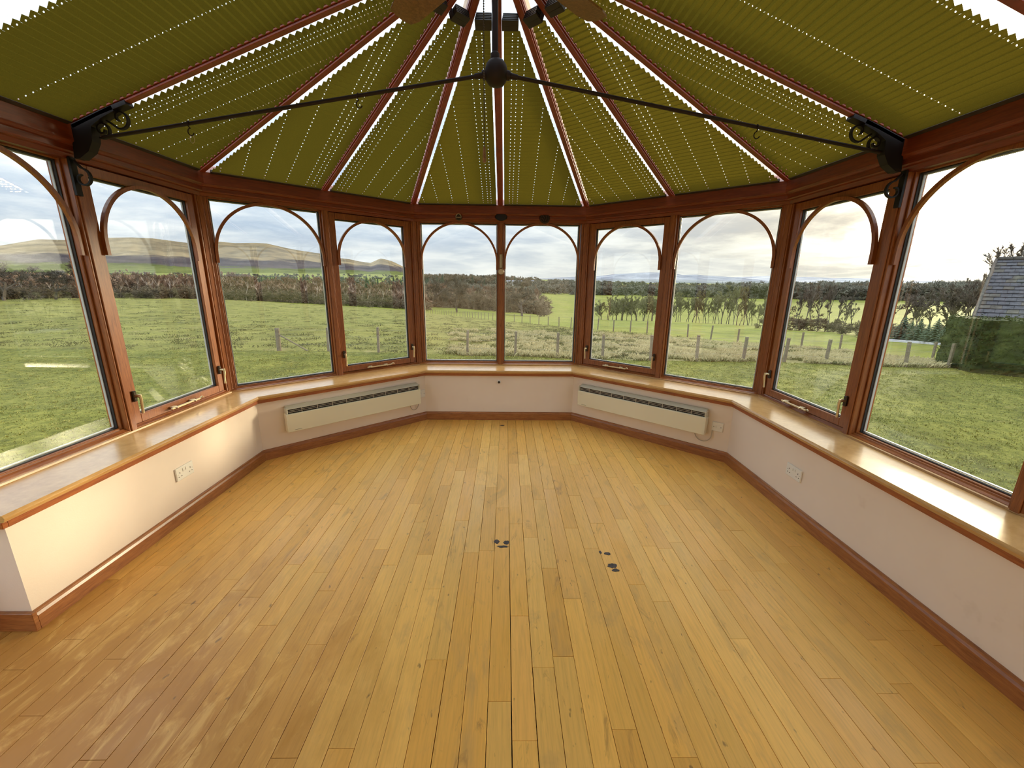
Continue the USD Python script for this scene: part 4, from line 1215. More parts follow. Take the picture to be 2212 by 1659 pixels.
def hill_mat(name, lo, hi, z0, z1, scale, lo2, nz=0.22):
    return mat(name, {
        'g': ('geometry', {}), 's': ('separate_xyz', {}), 'm': ('mapping', {'scale': (scale, scale, scale * 3.5)}), 'n': ('noise_texture', {'scale': 1.0, 'detail': 7.0, 'roughness': 0.6}),
        'z': ('map_range', {'from_min': z0, 'from_max': z1, 'clamp': False}), 'zn': M_('multiply_add', value2=nz), 'zo': M_('subtract', value2=nz * 0.5),
        'r': ('rgb_ramp', {'ramp': [(0.0, lo2), (0.025, lo), (0.13, lo), (0.19, hi), (1.0, tuple(np.array(hi) * 0.85))]}),
        'v': ('rgb_ramp', {'ramp': [(0.36, (0.62, 0.62, 0.66)), (0.64, (1.2, 1.16, 1.1))]}), 'x': ('mix', {'mix_type': 'multiply', 'fac': 1.0}),
        'p': ('principled_bsdf', {'roughness': 0.95, 'specular_ior_level': 0.0})},
        [('g.position', 's.vector'), ('g.position', 'm.vector'), ('m.vector', 'n.vector'), ('s.z', 'z.value'), ('n.fac', 'zn.value1'), ('z.result', 'zn.value3'), ('zn.value', 'zo.value1'), ('zo.value', 'r.fac'), ('r.color', 'x.color1'), ('n.fac', 'v.fac'), ('v.color', 'x.color2'), ('x.color', 'p.base_color')])


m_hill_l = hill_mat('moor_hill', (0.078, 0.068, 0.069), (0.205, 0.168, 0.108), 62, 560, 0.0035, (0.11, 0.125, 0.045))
m_hill_r = hill_mat('hazed_far_moor', (0.24, 0.255, 0.26), (0.27, 0.285, 0.315), 0, 260, 0.0030, (0.26, 0.28, 0.20))  # pale blue-grey is distance haze painted into the base colour
m_hill_f = hill_mat('hazed_farthest_moor', (0.42, 0.42, 0.42), (0.44, 0.445, 0.46), 0, 260, 0.0025, (0.42, 0.43, 0.39))  # paler still: more of the haze mixed into the hill colour
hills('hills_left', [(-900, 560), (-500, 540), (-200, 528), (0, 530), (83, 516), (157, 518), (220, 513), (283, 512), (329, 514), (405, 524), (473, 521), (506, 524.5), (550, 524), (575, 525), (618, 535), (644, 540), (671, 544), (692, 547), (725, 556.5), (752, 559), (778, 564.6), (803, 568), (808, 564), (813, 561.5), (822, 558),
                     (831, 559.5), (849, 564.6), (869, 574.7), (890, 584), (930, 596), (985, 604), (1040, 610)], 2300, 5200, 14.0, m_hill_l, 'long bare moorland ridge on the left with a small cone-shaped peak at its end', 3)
hills('hills_right', [(1085, 612), (1120, 606), (1150, 602.5), (1214, 598.7), (1249, 597), (1287, 597), (1328, 592), (1366, 590), (1404, 588), (1454, 589.4), (1475, 593.7), (1505, 593), (1530, 595.4), (1568, 597.5), (1620, 602), (1700, 612), (1760, 620)], 3600, 7600, 2.0, m_hill_r, 'long low hill with blue-grey haze painted into its colour, right half of the skyline', 5, 0.08)
hills('hills_far_right', [(1440, 612), (1500, 602), (1568, 599), (1660, 596), (1714, 597.7), (1752, 598), (1802, 600.7), (1828, 600), (1904, 602.5), (1955, 608), (2006, 607), (2044, 609), (2150, 612), (2400, 618), (2800, 640)], 6000, 11500, 2.0, m_hill_f, 'palest hills at the right end of the skyline, haze painted into their colour', 7, 0.06)

# ------------------------------------------------------------------ trees
m_bark = plain('bark', (0.085, 0.065, 0.045), 0.9, noise=0.3, nscale=3)
m_birch = plain('birch_twigs', (0.20, 0.125, 0.075), 0.9, noise=0.3, nscale=2)
m_thorn = plain('thorn_twigs', (0.115, 0.085, 0.045), 0.9, noise=0.3, nscale=2)
m_stem = plain('pale_stem', (0.42, 0.33, 0.25), 0.8, noise=0.3, nscale=3)
m_oak = plain('oak_twigs', (0.15, 0.115, 0.065), 0.9, noise=0.3, nscale=2)
m_lone = plain('lone_tree_twigs', (0.060, 0.050, 0.028), 0.9, noise=0.3, nscale=2)
m_moss = plain('mossy_twigs', (0.135, 0.122, 0.052), 0.9, noise=0.3, nscale=2)
m_fir = plain('fir_needles', (0.030, 0.050, 0.022), 0.9, noise=0.4, nscale=2)
m_hazed_wood = plain('far_wood', (0.125, 0.118, 0.085), 0.95, noise=0.35, nscale=0.3)  # twig colour lightened to stand in for haze over the far woods


def tri_tube(V, F, a, b, ra_, rb_):
    t = b - a
    L = np.linalg.norm(t) + 1e-9
    t = t / L
    s = np.cross(t, [0.31, 0.2, 0.93]); s /= np.linalg.norm(s) + 1e-9
    u = np.cross(t, s)
    k = len(V)
    for p, r in ((a, ra_), (b, rb_)):
        for g in (0, 2.094, 4.189):
            V.append(p + r * (math.cos(g) * s + math.sin(g) * u))
    for j in range(3):
        j2 = (j + 1) % 3
        F.append((k + j, k + j2, k + 3 + j2)); F.append((k + j, k + 3 + j2, k + 3 + j))


def grow(seed, height, levels=4, spread=0.6, nchild=(3, 4), trunk=0.35, ratio=0.66, rad=0.035, up=0.25, twig=4, twig_r=0.010, low=0.3):
    """A bare tree of unit-free size: (trunk and limbs), (twigs)."""
    r = np.random.default_rng(seed)
    V, F, TV, TF = [], [], [], []

    def branch(p, d, L, rd, lev):
        n = 3 if lev else 4
        pts = [p]
        for k in range(n):
            d = d + r.normal(0, 0.13, 3) + np.array([0, 0, up * 0.25])
            d /= np.linalg.norm(d)
            q = pts[-1] + d * L / n
            r0, r1 = rd * (1 - 0.45 * k / n), rd * (1 - 0.45 * (k + 1) / n)
            tri_tube(V if lev < 3 else TV, F if lev < 3 else TF, pts[-1], q, max(r0, twig_r), max(r1, twig_r))
            pts.append(q)
        if lev >= levels:
            for _ in range(twig):
                o = pts[r.integers(1, len(pts))]
                e = d + r.normal(0, 0.55, 3); e /= np.linalg.norm(e)
                tri_tube(TV, TF, o, o + e * L * r.uniform(.5, 1.0), twig_r, twig_r * .4)
            return
        for c in range(r.integers(nchild[0], nchild[1] + 1) + (2 if lev == 0 else 0)):
            k = r.uniform(low if lev == 0 else 0.35, 1.0) * n
            k0 = min(int(k), n - 1)
            o = pts[k0] + (pts[k0 + 1] - pts[k0]) * (k - k0)
            side = r.normal(0, 1, 3); side -= d * np.dot(side, d); side /= np.linalg.norm(side)
            ang = spread * r.uniform(0.6, 1.25)
            e = d * math.cos(ang) + side * math.sin(ang)
            e[2] += up * 0.5; e /= np.linalg.norm(e)
            branch(o, e, L * ratio * r.uniform(.75, 1.15), rd * 0.55, lev + 1)
    branch(np.zeros(3), np.array([0, 0, 1.0]), height * trunk, height * rad, 0)
    V, TV = np.array(V), np.array(TV)
    s = height / max(V[:, 2].max(), TV[:, 2].max())
    V, TV = V * s, TV * s
    V[:, 2] -= 0.02 * height
    return (V, np.array(F)), (TV, np.array(TF))


PROTO = {}


def tree_proto(kind, k, name, loc, rotz, scale, label, cat, group, **kw):
    """The first tree of a kind is built with its parts; later ones refer to it."""
    ky = (kind, k)
    sc = scale if np.ndim(scale) else (scale,) * 3
    if ky not in PROTO:
        mats = {'birch': (m_stem, m_birch), 'thorn': (m_thorn, m_thorn), 'lone': (m_bark, m_lone), 'oak': (m_bark, m_oak), 'moss': (m_bark, m_moss), 'fir': (m_bark, m_fir), 'dark': (m_bark, m_bark)}[kind]
        trunk, twigs = fir(**kw) if kind == 'fir' else grow(**kw)
        path = numbered('/World/' + name)
        x = UsdGeom.Xform.Define(stage, path)
        x.AddTranslateOp().Set(Gf.Vec3d(*map(float, loc))); x.AddRotateZOp().Set(math.degrees(rotz)); x.AddScaleOp().Set(Gf.Vec3f(*map(float, sc)))
        tag(x.GetPrim(), label, cat, group)
        usdkit.mesh(stage, path + '/trunk', trunk, mats[0])
        usdkit.mesh(stage, path + ('/foliage' if kind == 'fir' else '/twigs'), twigs, mats[1])
        PROTO[ky] = path
        return
    p = numbered('/World/' + name)
    x = UsdGeom.Xform.Define(stage, p)
    x.AddTranslateOp().Set(Gf.Vec3d(*map(float, loc))); x.AddRotateZOp().Set(math.degrees(rotz)); x.AddScaleOp().Set(Gf.Vec3f(*map(float, sc)))
    pr = x.GetPrim()
    pr.GetReferences().AddInternalReference(Sdf.Path(PROTO[ky])); pr.SetInstanceable(True)
    tag(pr, label, cat, group)


def fir(seed, height=1.0, whorls=13, width=0.24):
    r = np.random.default_rng(seed)
    V, F = [], []
    tri_tube(V, F, np.array([0, 0, -0.1]), np.array([0, 0, height * .95]), .02 * height, .004)
    TV, TF = [], []
    for w in range(whorls):
        t = w / (whorls - 1)
        z = height * (0.08 + 0.86 * t)
        R = height * width * (1 - t) ** 0.85 + height * .015
        n = 9
        a0 = r.uniform(0, 6)
        c = len(TV); TV.append(np.array([0, 0, z + height * .085]))
        for k in range(2 * n):
            a = a0 + PI * k / n
            q = R * (r.uniform(.75, 1.15) if k % 2 == 0 else r.uniform(.35, .55))
            TV.append(np.array([q * math.cos(a), q * math.sin(a), z - (0.03 if k % 2 == 0 else -0.015) * height]))
        for k in range(2 * n):
            TF.append((c, c + 1 + k, c + 1 + (k + 1) % (2 * n)))
    return (np.array(V), np.array(F)), (np.array(TV), np.array(TF))


R_ = random.Random(21)


def plant(kind, k, name, px, dist, h_px, base_py, label, cat='tree', group=None, wide=1.0, **kw):
    """Sets a tree dist metres away in the direction of px, standing on the land there, tall enough to show h_px."""
    p = sight(px, base_py, dist)
    z = gz(p[0], p[1])
    hgt = h_px / FPX * dist * math.cos(math.atan((px - W / 2) / FPX))
    hgt += max(-0.4 * hgt, min(0.4 * hgt, p[2] - z)) * 0.6
    tree_proto(kind, k, name, (p[0], p[1], z - 0.02 * hgt), R_.uniform(0, 6.28), (hgt * wide, hgt * wide, hgt), label, cat, group, **kw)


BIRCH = [dict(seed=s, height=1.0, levels=4, spread=0.42, nchild=(3, 4), trunk=0.62, ratio=0.5, rad=0.012, up=0.5, twig=11, twig_r=0.0034, low=0.10) for s in (1, 2, 3)]
THORN = [dict(seed=s, height=1.0, levels=4, spread=0.85, nchild=(3, 4), trunk=0.34, ratio=0.72, rad=0.016, up=0.05, twig=9, twig_r=0.005, low=0.05) for s in (11, 12, 13)]
OAK = [dict(seed=s, height=1.0, levels=5, spread=0.78, nchild=(3, 3), trunk=0.36, ratio=0.70, rad=0.026, up=0.10, twig=8, twig_r=0.0032, low=0.42) for s in (31, 32)]
TALL = [dict(seed=s, height=1.0, levels=4, spread=0.55, nchild=(3, 4), trunk=0.60, ratio=0.52, rad=0.016, up=0.30, twig=9, twig_r=0.0036, low=0.30) for s in (41, 42, 43)]
FIR = [dict(seed=s, height=1.0, whorls=12 + s % 3, width=0.20 + 0.04 * (s % 2)) for s in (51, 52)]
# the young birch thicket along the far edge of the left field, hawthorn bushes at its foot
G1, L1_ = 'thin trees of the thicket along the left field', 'thin bare reddish tree in the thicket along the far edge of the left field'
G2, L2_ = 'bushes at the foot of the thicket', 'low dark bare bush at the foot of the thicket along the left field'
for k in range(290):
    px = -260 + 1170 * (k + R_.random()) / 290
    base = np.interp(px, [-300, 0, 250, 400, 550, 680, 800, 880, 920], [650, 648, 646, 646, 651, 658, 664, 669, 671])
    d0 = np.interp(px, [-300, 0, 400, 680, 880, 920], [72, 78, 86, 99, 114, 118])
    plant('birch', k % 3, 'birch_tree', px, d0 + R_.uniform(0, 22), R_.uniform(38, 62) * (1.0 if px > 180 else 0.85), base, L1_, group=G1, wide=R_.uniform(.8, 1.2), **BIRCH[k % 3])
for k in range(140):
    px = -260 + 1180 * (k + R_.random()) / 140
    base = np.interp(px, [-300, 0, 250, 400, 550, 680, 800, 880, 920], [650, 648, 646, 646, 651, 658, 664, 669, 671])
    d0 = np.interp(px, [-300, 0, 400, 680, 880, 920], [70, 76, 84, 97, 112, 116])
    plant('thorn', k % 3, 'thorn_bush', px, d0 + R_.uniform(0, 6), R_.uniform(20, 36), base, L2_, 'bush', G2, wide=R_.uniform(1.1, 1.6), **THORN[k % 3])
# single trees behind the front wall's windows
plant('lone', 0, 'oak_tree', 986, 112, 76, 669, 'broad bare oak standing alone behind the rear fence, left of the thermometer', wide=1.05, **OAK[0])
plant('lone', 1, 'oak_tree', 1128, 104, 64, 680, 'dense round bare tree right of the central mullion, before the green slope', wide=1.15, **OAK[1])
plant('lone', 1, 'oak_tree', 932, 136, 62, 664, 'hazy bare tree beside the left edge of the front wall window', wide=1.1, **OAK[1])
plant('dark', 0, 'broad_tree', 178, 74, 92, 647, 'tall dark bare tree just left of the left mullion, rising over the thicket', wide=0.9, **dict(OAK[0], seed=35))
plant('dark', 0, 'broad_tree', 120, 76, 66, 647, 'leaning bare tree at the left edge of the thicket, in the far left window', wide=1.2)
plant('dark', 0, 'broad_tree', 8, 74, 84, 648, 'dark bare tree at the very left edge of the view', wide=1.2)
G3, L3_ = 'brown trees between the oak and the round tree', 'brownish bare tree in the row between the lone oak and the round tree'
for k, px in enumerate((1012, 1032, 1050, 1068, 1086, 1102, 1160)):
    plant('thorn', k % 3, 'bare_tree', px, np.interp(px, [1000, 1170], [128, 112]) + R_.uniform(0, 6), R_.uniform(34, 50), np.interp(px, [1000, 1170], [669, 685]), L3_, group=G3, wide=0.9, **THORN[k % 3])
G13, L13_ = 'wood behind the lone oak', 'hazy bare tree of the brown wood behind the lone oak in the front windows'
for k in range(95):
    px = R_.uniform(885, 1168)
    d = R_.uniform(145, 235)
    plant('thorn' if k % 2 else 'birch', k % 3, 'wood_tree', px, d, R_.uniform(40, 60) * 150 / d, np.interp(d, [140, 240], [668, 650]), L13_, group=G13, wide=R_.uniform(.9, 1.3), **(THORN if k % 2 else BIRCH)[k % 3])
G4, L4_ = 'trees along the stream right of the front wall', 'mossy bare tree in the stream-side row seen through the front right windows'
for k in range(20):
    px = 1288 + 156 * (k + R_.random()) / 20
    plant('moss', k % 2, 'stream_tree', px, np.interp(px, [1290, 1440], [96, 84]) + R_.uniform(0, 12), R_.uniform(38, 62), np.interp(px, [1290, 1440], [692, 695]), L4_, group=G4, wide=R_.uniform(.75, 1.05), **[TALL[0], dict(OAK[0], seed=33)][k % 2])
G5, L5_ = 'slender trees in the wide front right window', 'slender bare tree standing before the far green field in the wide front right window'
for k in range(30):
    px = 1446 + 220 * (k + R_.random()) / 30
    plant('moss', 2 + k % 2, 'slender_tree', px, np.interp(px, [1450, 1650], [80, 60]) + R_.uniform(0, 10), R_.choice([50, 56, 62, 66, 72, 86]), np.interp(px, [1450, 1650], [696, 708]), L5_, group=G5, wide=R_.uniform(.7, 1.0), **TALL[1 + k % 2])
G6, L6_ = 'tall trees in the narrow right window', 'tall dark bare tree in the clump seen through the narrow right window'
for k, px in enumerate((1700, 1716, 1734, 1750, 1764, 1786, 1800, 1816, 1834)):
    plant('dark', 1 + k % 2, 'tall_tree', px, np.interp(px, [1700, 1840], [56, 46]) + R_.uniform(0, 6), [60, 84, 104, 100, 88, 106, 92, 58, 70][k], np.interp(px, [1700, 1840], [714, 724]), L6_, group=G6, wide=0.75, **TALL[k % 2])
G7, L7_ = 'dark scrub beyond the right fence', 'low dark scrub bush in the row beyond the rear fence on the right'
for k in range(26):
    px = 1660 + 470 * (k + R_.random()) / 26
    plant('thorn', k % 3, 'scrub_bush', px, np.interp(px, [1660, 1900, 2130], [54, 40, 31]) + R_.uniform(0, 3), R_.uniform(26, 44), np.interp(px, [1660, 1900, 2130], [712, 733, 746]), L7_, 'bush', G7, wide=1.4, **THORN[k % 3])
G8, L8_ = 'trees behind the road on the right', 'bare tree in the dense row behind the pale road at the right'
for k, px in enumerate((1896, 1918, 1934, 1950, 1966, 1984, 2002, 2020, 2040, 2060, 2085, 2110)):
    plant('dark', 1 + k % 2, 'roadside_tree', px, np.interp(px, [1890, 2120], [46, 38]) + R_.uniform(0, 6), [96, 118, 110, 92, 104, 96, 88, 100, 108, 120, 130, 120][k], np.interp(px, [1890, 2120], [733, 745]), L8_, group=G8, wide=0.95, **TALL[k % 2])
plant('dark', 1, 'lone_tree', 2062, 42, 156, 744, 'tallest bare sapling against the bright sky left of the roof', wide=0.6, **TALL[0])
for k, (px, hp_) in enumerate(((2130, 172), (2165, 205), (2195, 215))):
    plant('dark', 2, 'orchard_tree', px, 44 + 2 * k, hp_, 744, ['bare tree whose crown shows left of the neighbouring roof', 'bare tree whose crown tops the roof ridge', 'bare tree behind the roof at the right edge'][k], wide=0.9, **TALL[1])
G9, L9_ = 'dark evergreens by the road', 'dark evergreen bush in front of the trees behind the road'
for k, px in enumerate((1945, 1962, 1980, 1998, 2016, 2034)):
    plant('fir', k % 2, 'evergreen_bush', px, 37 - k, R_.uniform(42, 56), np.interp(px, [1940, 2040], [736, 742]), L9_, 'evergreen', G9, wide=2.2, **FIR[k % 2])
# plantations and woods farther off
G10, L10_ = 'conifers of the plantation under the moor', 'dark conifer in the plantation between the thicket and the moor on the left'
for k in range(110):
    px = R_.choice([R_.uniform(560, 700), R_.uniform(640, 890), R_.uniform(700, 905), R_.uniform(900, 960), R_.uniform(470, 600)])
    d = R_.uniform(330, 620)
    plant('fir', k % 2, 'conifer', px, d, R_.uniform(15, 26) * 420 / d, np.interp(d, [300, 700], [624, 609]), L10_, 'conifer', G10, wide=R_.uniform(1.1, 1.7), **FIR[k % 2])
G11, L11_ = 'trees of the wooded skyline in the middle', 'small far tree on the wooded skyline of the middle windows'
for k in range(90):
    px = R_.uniform(890, 1150)
    d = R_.uniform(560, 860)
    plant(['fir', 'oak'][k % 3 > 0], [k % 2, 1][k % 3 > 0], 'skyline_tree', px, d, R_.uniform(11, 19) * 700 / d, np.interp(d, [500, 900], [612, 606]), L11_, 'tree', G11, wide=1.5, **(FIR[k % 2] if k % 3 == 0 else OAK[1]))
G12, L12_ = 'far woods on the right', 'small far tree in the belts of wood between the green fields on the right'
for k in range(200):
    px = R_.uniform(1140, 2130)
    belt = R_.choice([0, 0, 1, 1, 2])
    d = [R_.uniform(470, 560), R_.uniform(620, 900), R_.uniform(1000, 1500)][belt]
    plant(['thorn', 'oak'][k % 2], [k % 3, 1][k % 2], 'woodland_tree', px, d, [R_.uniform(14, 24), R_.uniform(11, 17), R_.uniform(7, 11)][belt] * (1.5 if px > 1560 and belt == 0 else 1), 640 - belt * 8, L12_, 'tree', G12, wide=1.5, **(THORN[k % 3] if k % 2 == 0 else OAK[1]))

# belts of wood too far off to tell the trees apart
def far_wood(name, n, pick, label, m=None):
    g = np.random.default_rng(hash_of(name))
    pos, sc = [], []
    while len(pos) < n:
        px, d, hp, py = pick(g)
        p = sight(px, py, d)
        h = hp / FPX * d
        pos.append((p[0], p[1], gz(p[0], p[1]) - 0.05 * h)); sc.append((h * 1.25, h * 1.25, h))
    path = numbered('/World/' + name)
    pi = UsdGeom.PointInstancer.Define(stage, path)
    tg = []
    for k, kw in enumerate((THORN[0], THORN[1], THORN[2])):
        kw = dict(kw, levels=3, twig=12, twig_r=0.014)
        (a, b), (c, e) = grow(**kw)
        pp = f'{path}/crown' + (f'_{k:03d}' if k else '')
        usdkit.mesh(stage, pp, (np.vstack([a, c]), np.vstack([b, e + len(a)])), m or m_hazed_wood)
        tg.append(Sdf.Path(pp))
    pi.CreatePrototypesRel().SetTargets(tg)
    pi.CreatePositionsAttr(Vt.Vec3fArray.FromNumpy(np.array(pos, np.float32)))
    pi.CreateProtoIndicesAttr(Vt.IntArray.FromNumpy(g.integers(0, 3, n).astype(np.int32)))
    pi.CreateOrientationsAttr(Vt.QuathArray([Gf.Quath(float(math.cos(a)), 0, 0, float(math.sin(a))) for a in g.uniform(0, 3.1, n)]))
    pi.CreateScalesAttr(Vt.Vec3fArray.FromNumpy(np.array(sc, np.float32)))
    tag(pi.GetPrim(), label, 'wood', kind='stuff')


def hash_of(t):
    return sum(ord(c) * (i + 1) for i, c in enumerate(t))


def right_belt(g):
    b = g.choice(4, p=[.35, .3, .2, .15])
    px = g.uniform(1140, 2200)
    d = [g.uniform(455, 520), g.uniform(700, 760), g.uniform(1050, 1200), g.uniform(1500, 1700)][b]
    if b == 0 and px < 1450 and g.random() < .5: d = g.uniform(455, 700)
    return px, d, [g.uniform(13, 22) + (9 if px > 1560 else 0), g.uniform(9, 14), g.uniform(6, 9), g.uniform(4, 7)][b], 636


def left_belt(g):
    d = g.uniform(300, 1500)
    return g.uniform(-200, 905), d, g.uniform(10, 16) * 520 / d, 620


def mid_belt(g):
    d = g.choice([g.uniform(330, 450), g.uniform(560, 900)])
    return g.uniform(880, 1160), d, g.uniform(11, 17) * (400 if d < 500 else 650) / d, 620


def thicket_floor(g):
    px = g.uniform(-280, 905)
    b = np.interp(px, [-300, 0, 250, 400, 550, 680, 800, 880, 920], [650, 648, 646, 646, 651, 658, 664, 669, 671])
    return px, np.interp(px, [-300, 0, 400, 680, 880, 920], [72, 78, 86, 99, 114, 118]) + g.uniform(6, 45), g.uniform(22, 36), b


def wood_floor(g):
    px = g.uniform(880, 1172)
    d = g.uniform(122, 200)
    return px, np.interp(px, [880, 1172], [128, 114]) + g.uniform(14, 80), g.uniform(20, 32), 668


far_wood('thicket_undergrowth', 1000, thicket_floor, 'brown undergrowth that fills the thicket along the left field', m_birch)
far_wood('wood_undergrowth', 600, wood_floor, 'brown undergrowth of the wood behind the lone oak', m_oak)
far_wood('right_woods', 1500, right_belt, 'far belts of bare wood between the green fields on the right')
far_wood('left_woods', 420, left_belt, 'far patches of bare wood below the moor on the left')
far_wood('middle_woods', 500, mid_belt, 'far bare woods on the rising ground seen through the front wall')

# ------------------------------------------------------------------ fences
m_post_wood = plain('weathered_post', (0.15, 0.118, 0.075), 0.85, noise=0.25, nscale=18)
m_wire = plain('fence_wire', (0.22, 0.21, 0.19), 0.5, 0.6)


def post(x, y, z, h, r, sq, lean, rg):
    mb = MB()
    top = np.array([x + rg.uniform(-lean, lean), y + rg.uniform(-lean, lean), z + h])
    if sq:
        d = np.array([0, 0, 1.0])
        v, f = chamfer_box(2 * r, 2 * r, h + 0.3, 0.008)
        v = v + [0, 0, (h - 0.3) / 2]
        s = (v[:, 2:] / h)
        mb.add(v * [1, 1, 1] + [x, y, z] + (top - [x, y, z + h]) * s, f)
    else:
        tube(mb, [(x, y, z - 0.3), (x, y, z), tuple(top)], [r, r, r * .96], 10)
    return mb


rg = random.Random(5)
fn = Thing('post_fence', 'front fence of square wooden posts and wires with a braced corner post', 'fence', (FRONT_POSTS[0][0], FRONT_POSTS[0][1], -1.15))
tops = []
for k, (x, y, h) in enumerate(FRONT_POSTS):
    z = gz(x, y)
    fn.part('post', post(x, y, z, h, 0.085 if k == 0 else 0.043, k > 0, 0.03, rg), m_post_wood, 40 if k == 0 else False, label='stout round corner post' if k == 0 else None)
    tops.append((x, y, z, h))
x, y, z, h = tops[0]
mb = MB(); tube(mb, [(x + 0.05, y, z + h * 0.72), (x + 1.17, y + 0.02, gz(x + 1.17, y) - 0.05)], 0.028, 8); fn.part('brace', mb, m_post_wood, 40, label='slanting brace of the corner post')
for q in (0.30, 0.62, 0.90):
    mb = MB(); tube(mb, [(x, y - 0.045, z + h * q) for x, y, z, h in tops], 0.0022, 5); fn.part('wire', mb, m_wire)
fr_ = Thing('post_fence', 'rear fence of thin posts and wires curving away into the distance', 'fence', (*REAR_POSTS[-1], gz(*REAR_POSTS[-1])))
P = np.array(REAR_POSTS)
seq = []
for a, b in zip(P[:-1], P[1:]):
    n = max(1, int(round(np.linalg.norm(b - a) / 2.3)))
    seq += [a + (b - a) * k / n for k in range(n)]
seq.append(P[-1])
tops = []
for x, y in seq:
    z = gz(x, y)
    fr_.part('post', post(x, y, z, 0.9, 0.040, True, 0.04, rg), m_post_wood)
    tops.append((x, y, z))
for q in (0.45, 0.85):
    mb = MB(); tube(mb, [(x, y, z + q) for x, y, z in tops], 0.003, 4); fr_.part('wire', mb, m_wire)

# ------------------------------------------------------------------ tussocks along the fences and in the rough strip, leaves of grass on the lawn
def tuft(seed, n, h, w):
    r = np.random.default_rng(seed)
    V, F = [], []
    for k in range(n):
        a = r.uniform(0, 2 * PI); o = np.array([r.normal(0, w), r.normal(0, w), -0.01])
        d = np.array([math.cos(a), math.sin(a), 0]); s = np.array([-d[1], d[0], 0])
        hh = h * r.uniform(.5, 1.1); ln = r.uniform(.2, .9)
        b = len(V)
        V += [o - s * .006, o + s * .006, o + d * hh * ln * .5 + [0, 0, hh * .7] + s * .004, o + d * hh * ln + [0, 0, hh * r.uniform(.6, 1.0)]]
        F += [(b, b + 1, b + 2), (b, b + 2, b + 3)]
    return np.array(V), np.array(F)


def scatter(name, protos, pts, label, rg):
    path = numbered('/World/' + name)
    pi = UsdGeom.PointInstancer.Define(stage, path)
    tg = []
    for k, (m, mt) in enumerate(protos):
        pp = f'{path}/tuft_{k}' if k else f'{path}/tuft'
        usdkit.mesh(stage, pp, m, mt); tg.append(Sdf.Path(pp))
    pi.CreatePrototypesRel().SetTargets(tg)
    n = len(pts)
    pi.CreatePositionsAttr(Vt.Vec3fArray.FromNumpy(np.asarray(pts, np.float32)))
    pi.CreateProtoIndicesAttr(Vt.IntArray.FromNumpy(rg.integers(0, len(protos), n).astype(np.int32)))
    ang = rg.uniform(0, 2 * PI, n) / 2
    pi.CreateOrientationsAttr(Vt.QuathArray([Gf.Quath(float(math.cos(a)), 0, 0, float(math.sin(a))) for a in ang]))
    sc = rg.uniform(.6, 1.3, n)
    pi.CreateScalesAttr(Vt.Vec3fArray.FromNumpy(np.repeat(sc[:, None], 3, 1).astype(np.float32)))
    tag(pi.GetPrim(), label, 'grass', kind='stuff')


g_ = np.random.default_rng(3)
m_tuss = [plain('dry_tussock', (0.40, 0.34, 0.17), 0.8), plain('olive_tussock', (0.14, 0.135, 0.04), 0.8)]
pts = []
while len(pts) < 6500:
    a = g_.uniform(-0.14, 0.86)
    f0, b0 = np.interp(a, fa, frr), min(np.interp(a, ra, rrr), 34)
    r = f0 + (b0 - f0) * g_.random() ** 1.6
    x, y = CAM[0] + r * math.sin(a), CAM[1] + r * math.cos(a)
    if x > -4 + 4 * g_.random() and y < 23 and float(meshkit.fbm(np.array([[x * .9, y * .9, 0.0]]), 2, 4)[0]) > 0.44 + 0.12 * g_.random():
        pts.append((x, y))
pts = np.array(pts)
a_, r_ = polar(pts[:, 0], pts[:, 1])
m_clump = plain('dark_clump', (0.045, 0.045, 0.010), 0.9)
cp = []
for _ in range(2600):
    a = g_.uniform(-0.95, 0.35)
    f0, b0 = np.interp(a, fa, frr), np.interp(a, ra, rrr)
    r = f0 * (min(b0, 95) / f0) ** g_.random()
    cp.append((CAM[0] + r * math.sin(a), CAM[1] + r * math.cos(a)))
cp = np.array(cp)
a_, r_ = polar(cp[:, 0], cp[:, 1])
scatter('meadow_clumps', [(tuft(7, 26, .10, .16), m_clump), (tuft(8, 22, .09, .20), m_clump), (tuft(9, 20, .11, .12), m_tuss[1])], np.c_[cp, ground_z(a_, r_)], 'dark low grass clumps dotted over the meadow', g_)
a_, r_ = polar(pts[:, 0], pts[:, 1])
scatter('tussock_grass', [(tuft(1, 26, .17, .06), m_tuss[0]), (tuft(2, 24, .15, .07), m_tuss[1]), (tuft(3, 20, .22, .06), m_tuss[0])], np.c_[pts, ground_z(a_, r_)], 'pale dry tussocks in the rough strip behind the front fence', g_)
m_blade = [plain('lawn_blade', (0.105, 0.115, 0.015), 0.7), plain('pale_lawn_blade', (0.21, 0.20, 0.04), 0.7)]
a_ = g_.uniform(-1.05, 1.05, 26000)
r_ = 4.6 + (np.interp(a_, fa, frr) - 4.6) * g_.random(26000) ** 0.9
from shapely import contains_xy
out_ = ~contains_xy(Polygon(plan(1.1)), CAM[0] + r_ * np.sin(a_), CAM[1] + r_ * np.cos(a_))
a_, r_ = a_[out_], r_[out_]
scatter('lawn_grass', [(tuft(4, 14, .035, .05), m_blade[0]), (tuft(5, 14, .04, .05), m_blade[1]), (tuft(6, 14, .03, .06), m_blade[0])], np.c_[CAM[0] + r_ * np.sin(a_), CAM[1] + r_ * np.cos(a_), ground_z(a_, r_)], 'short grass blades of the garden lawn', g_)

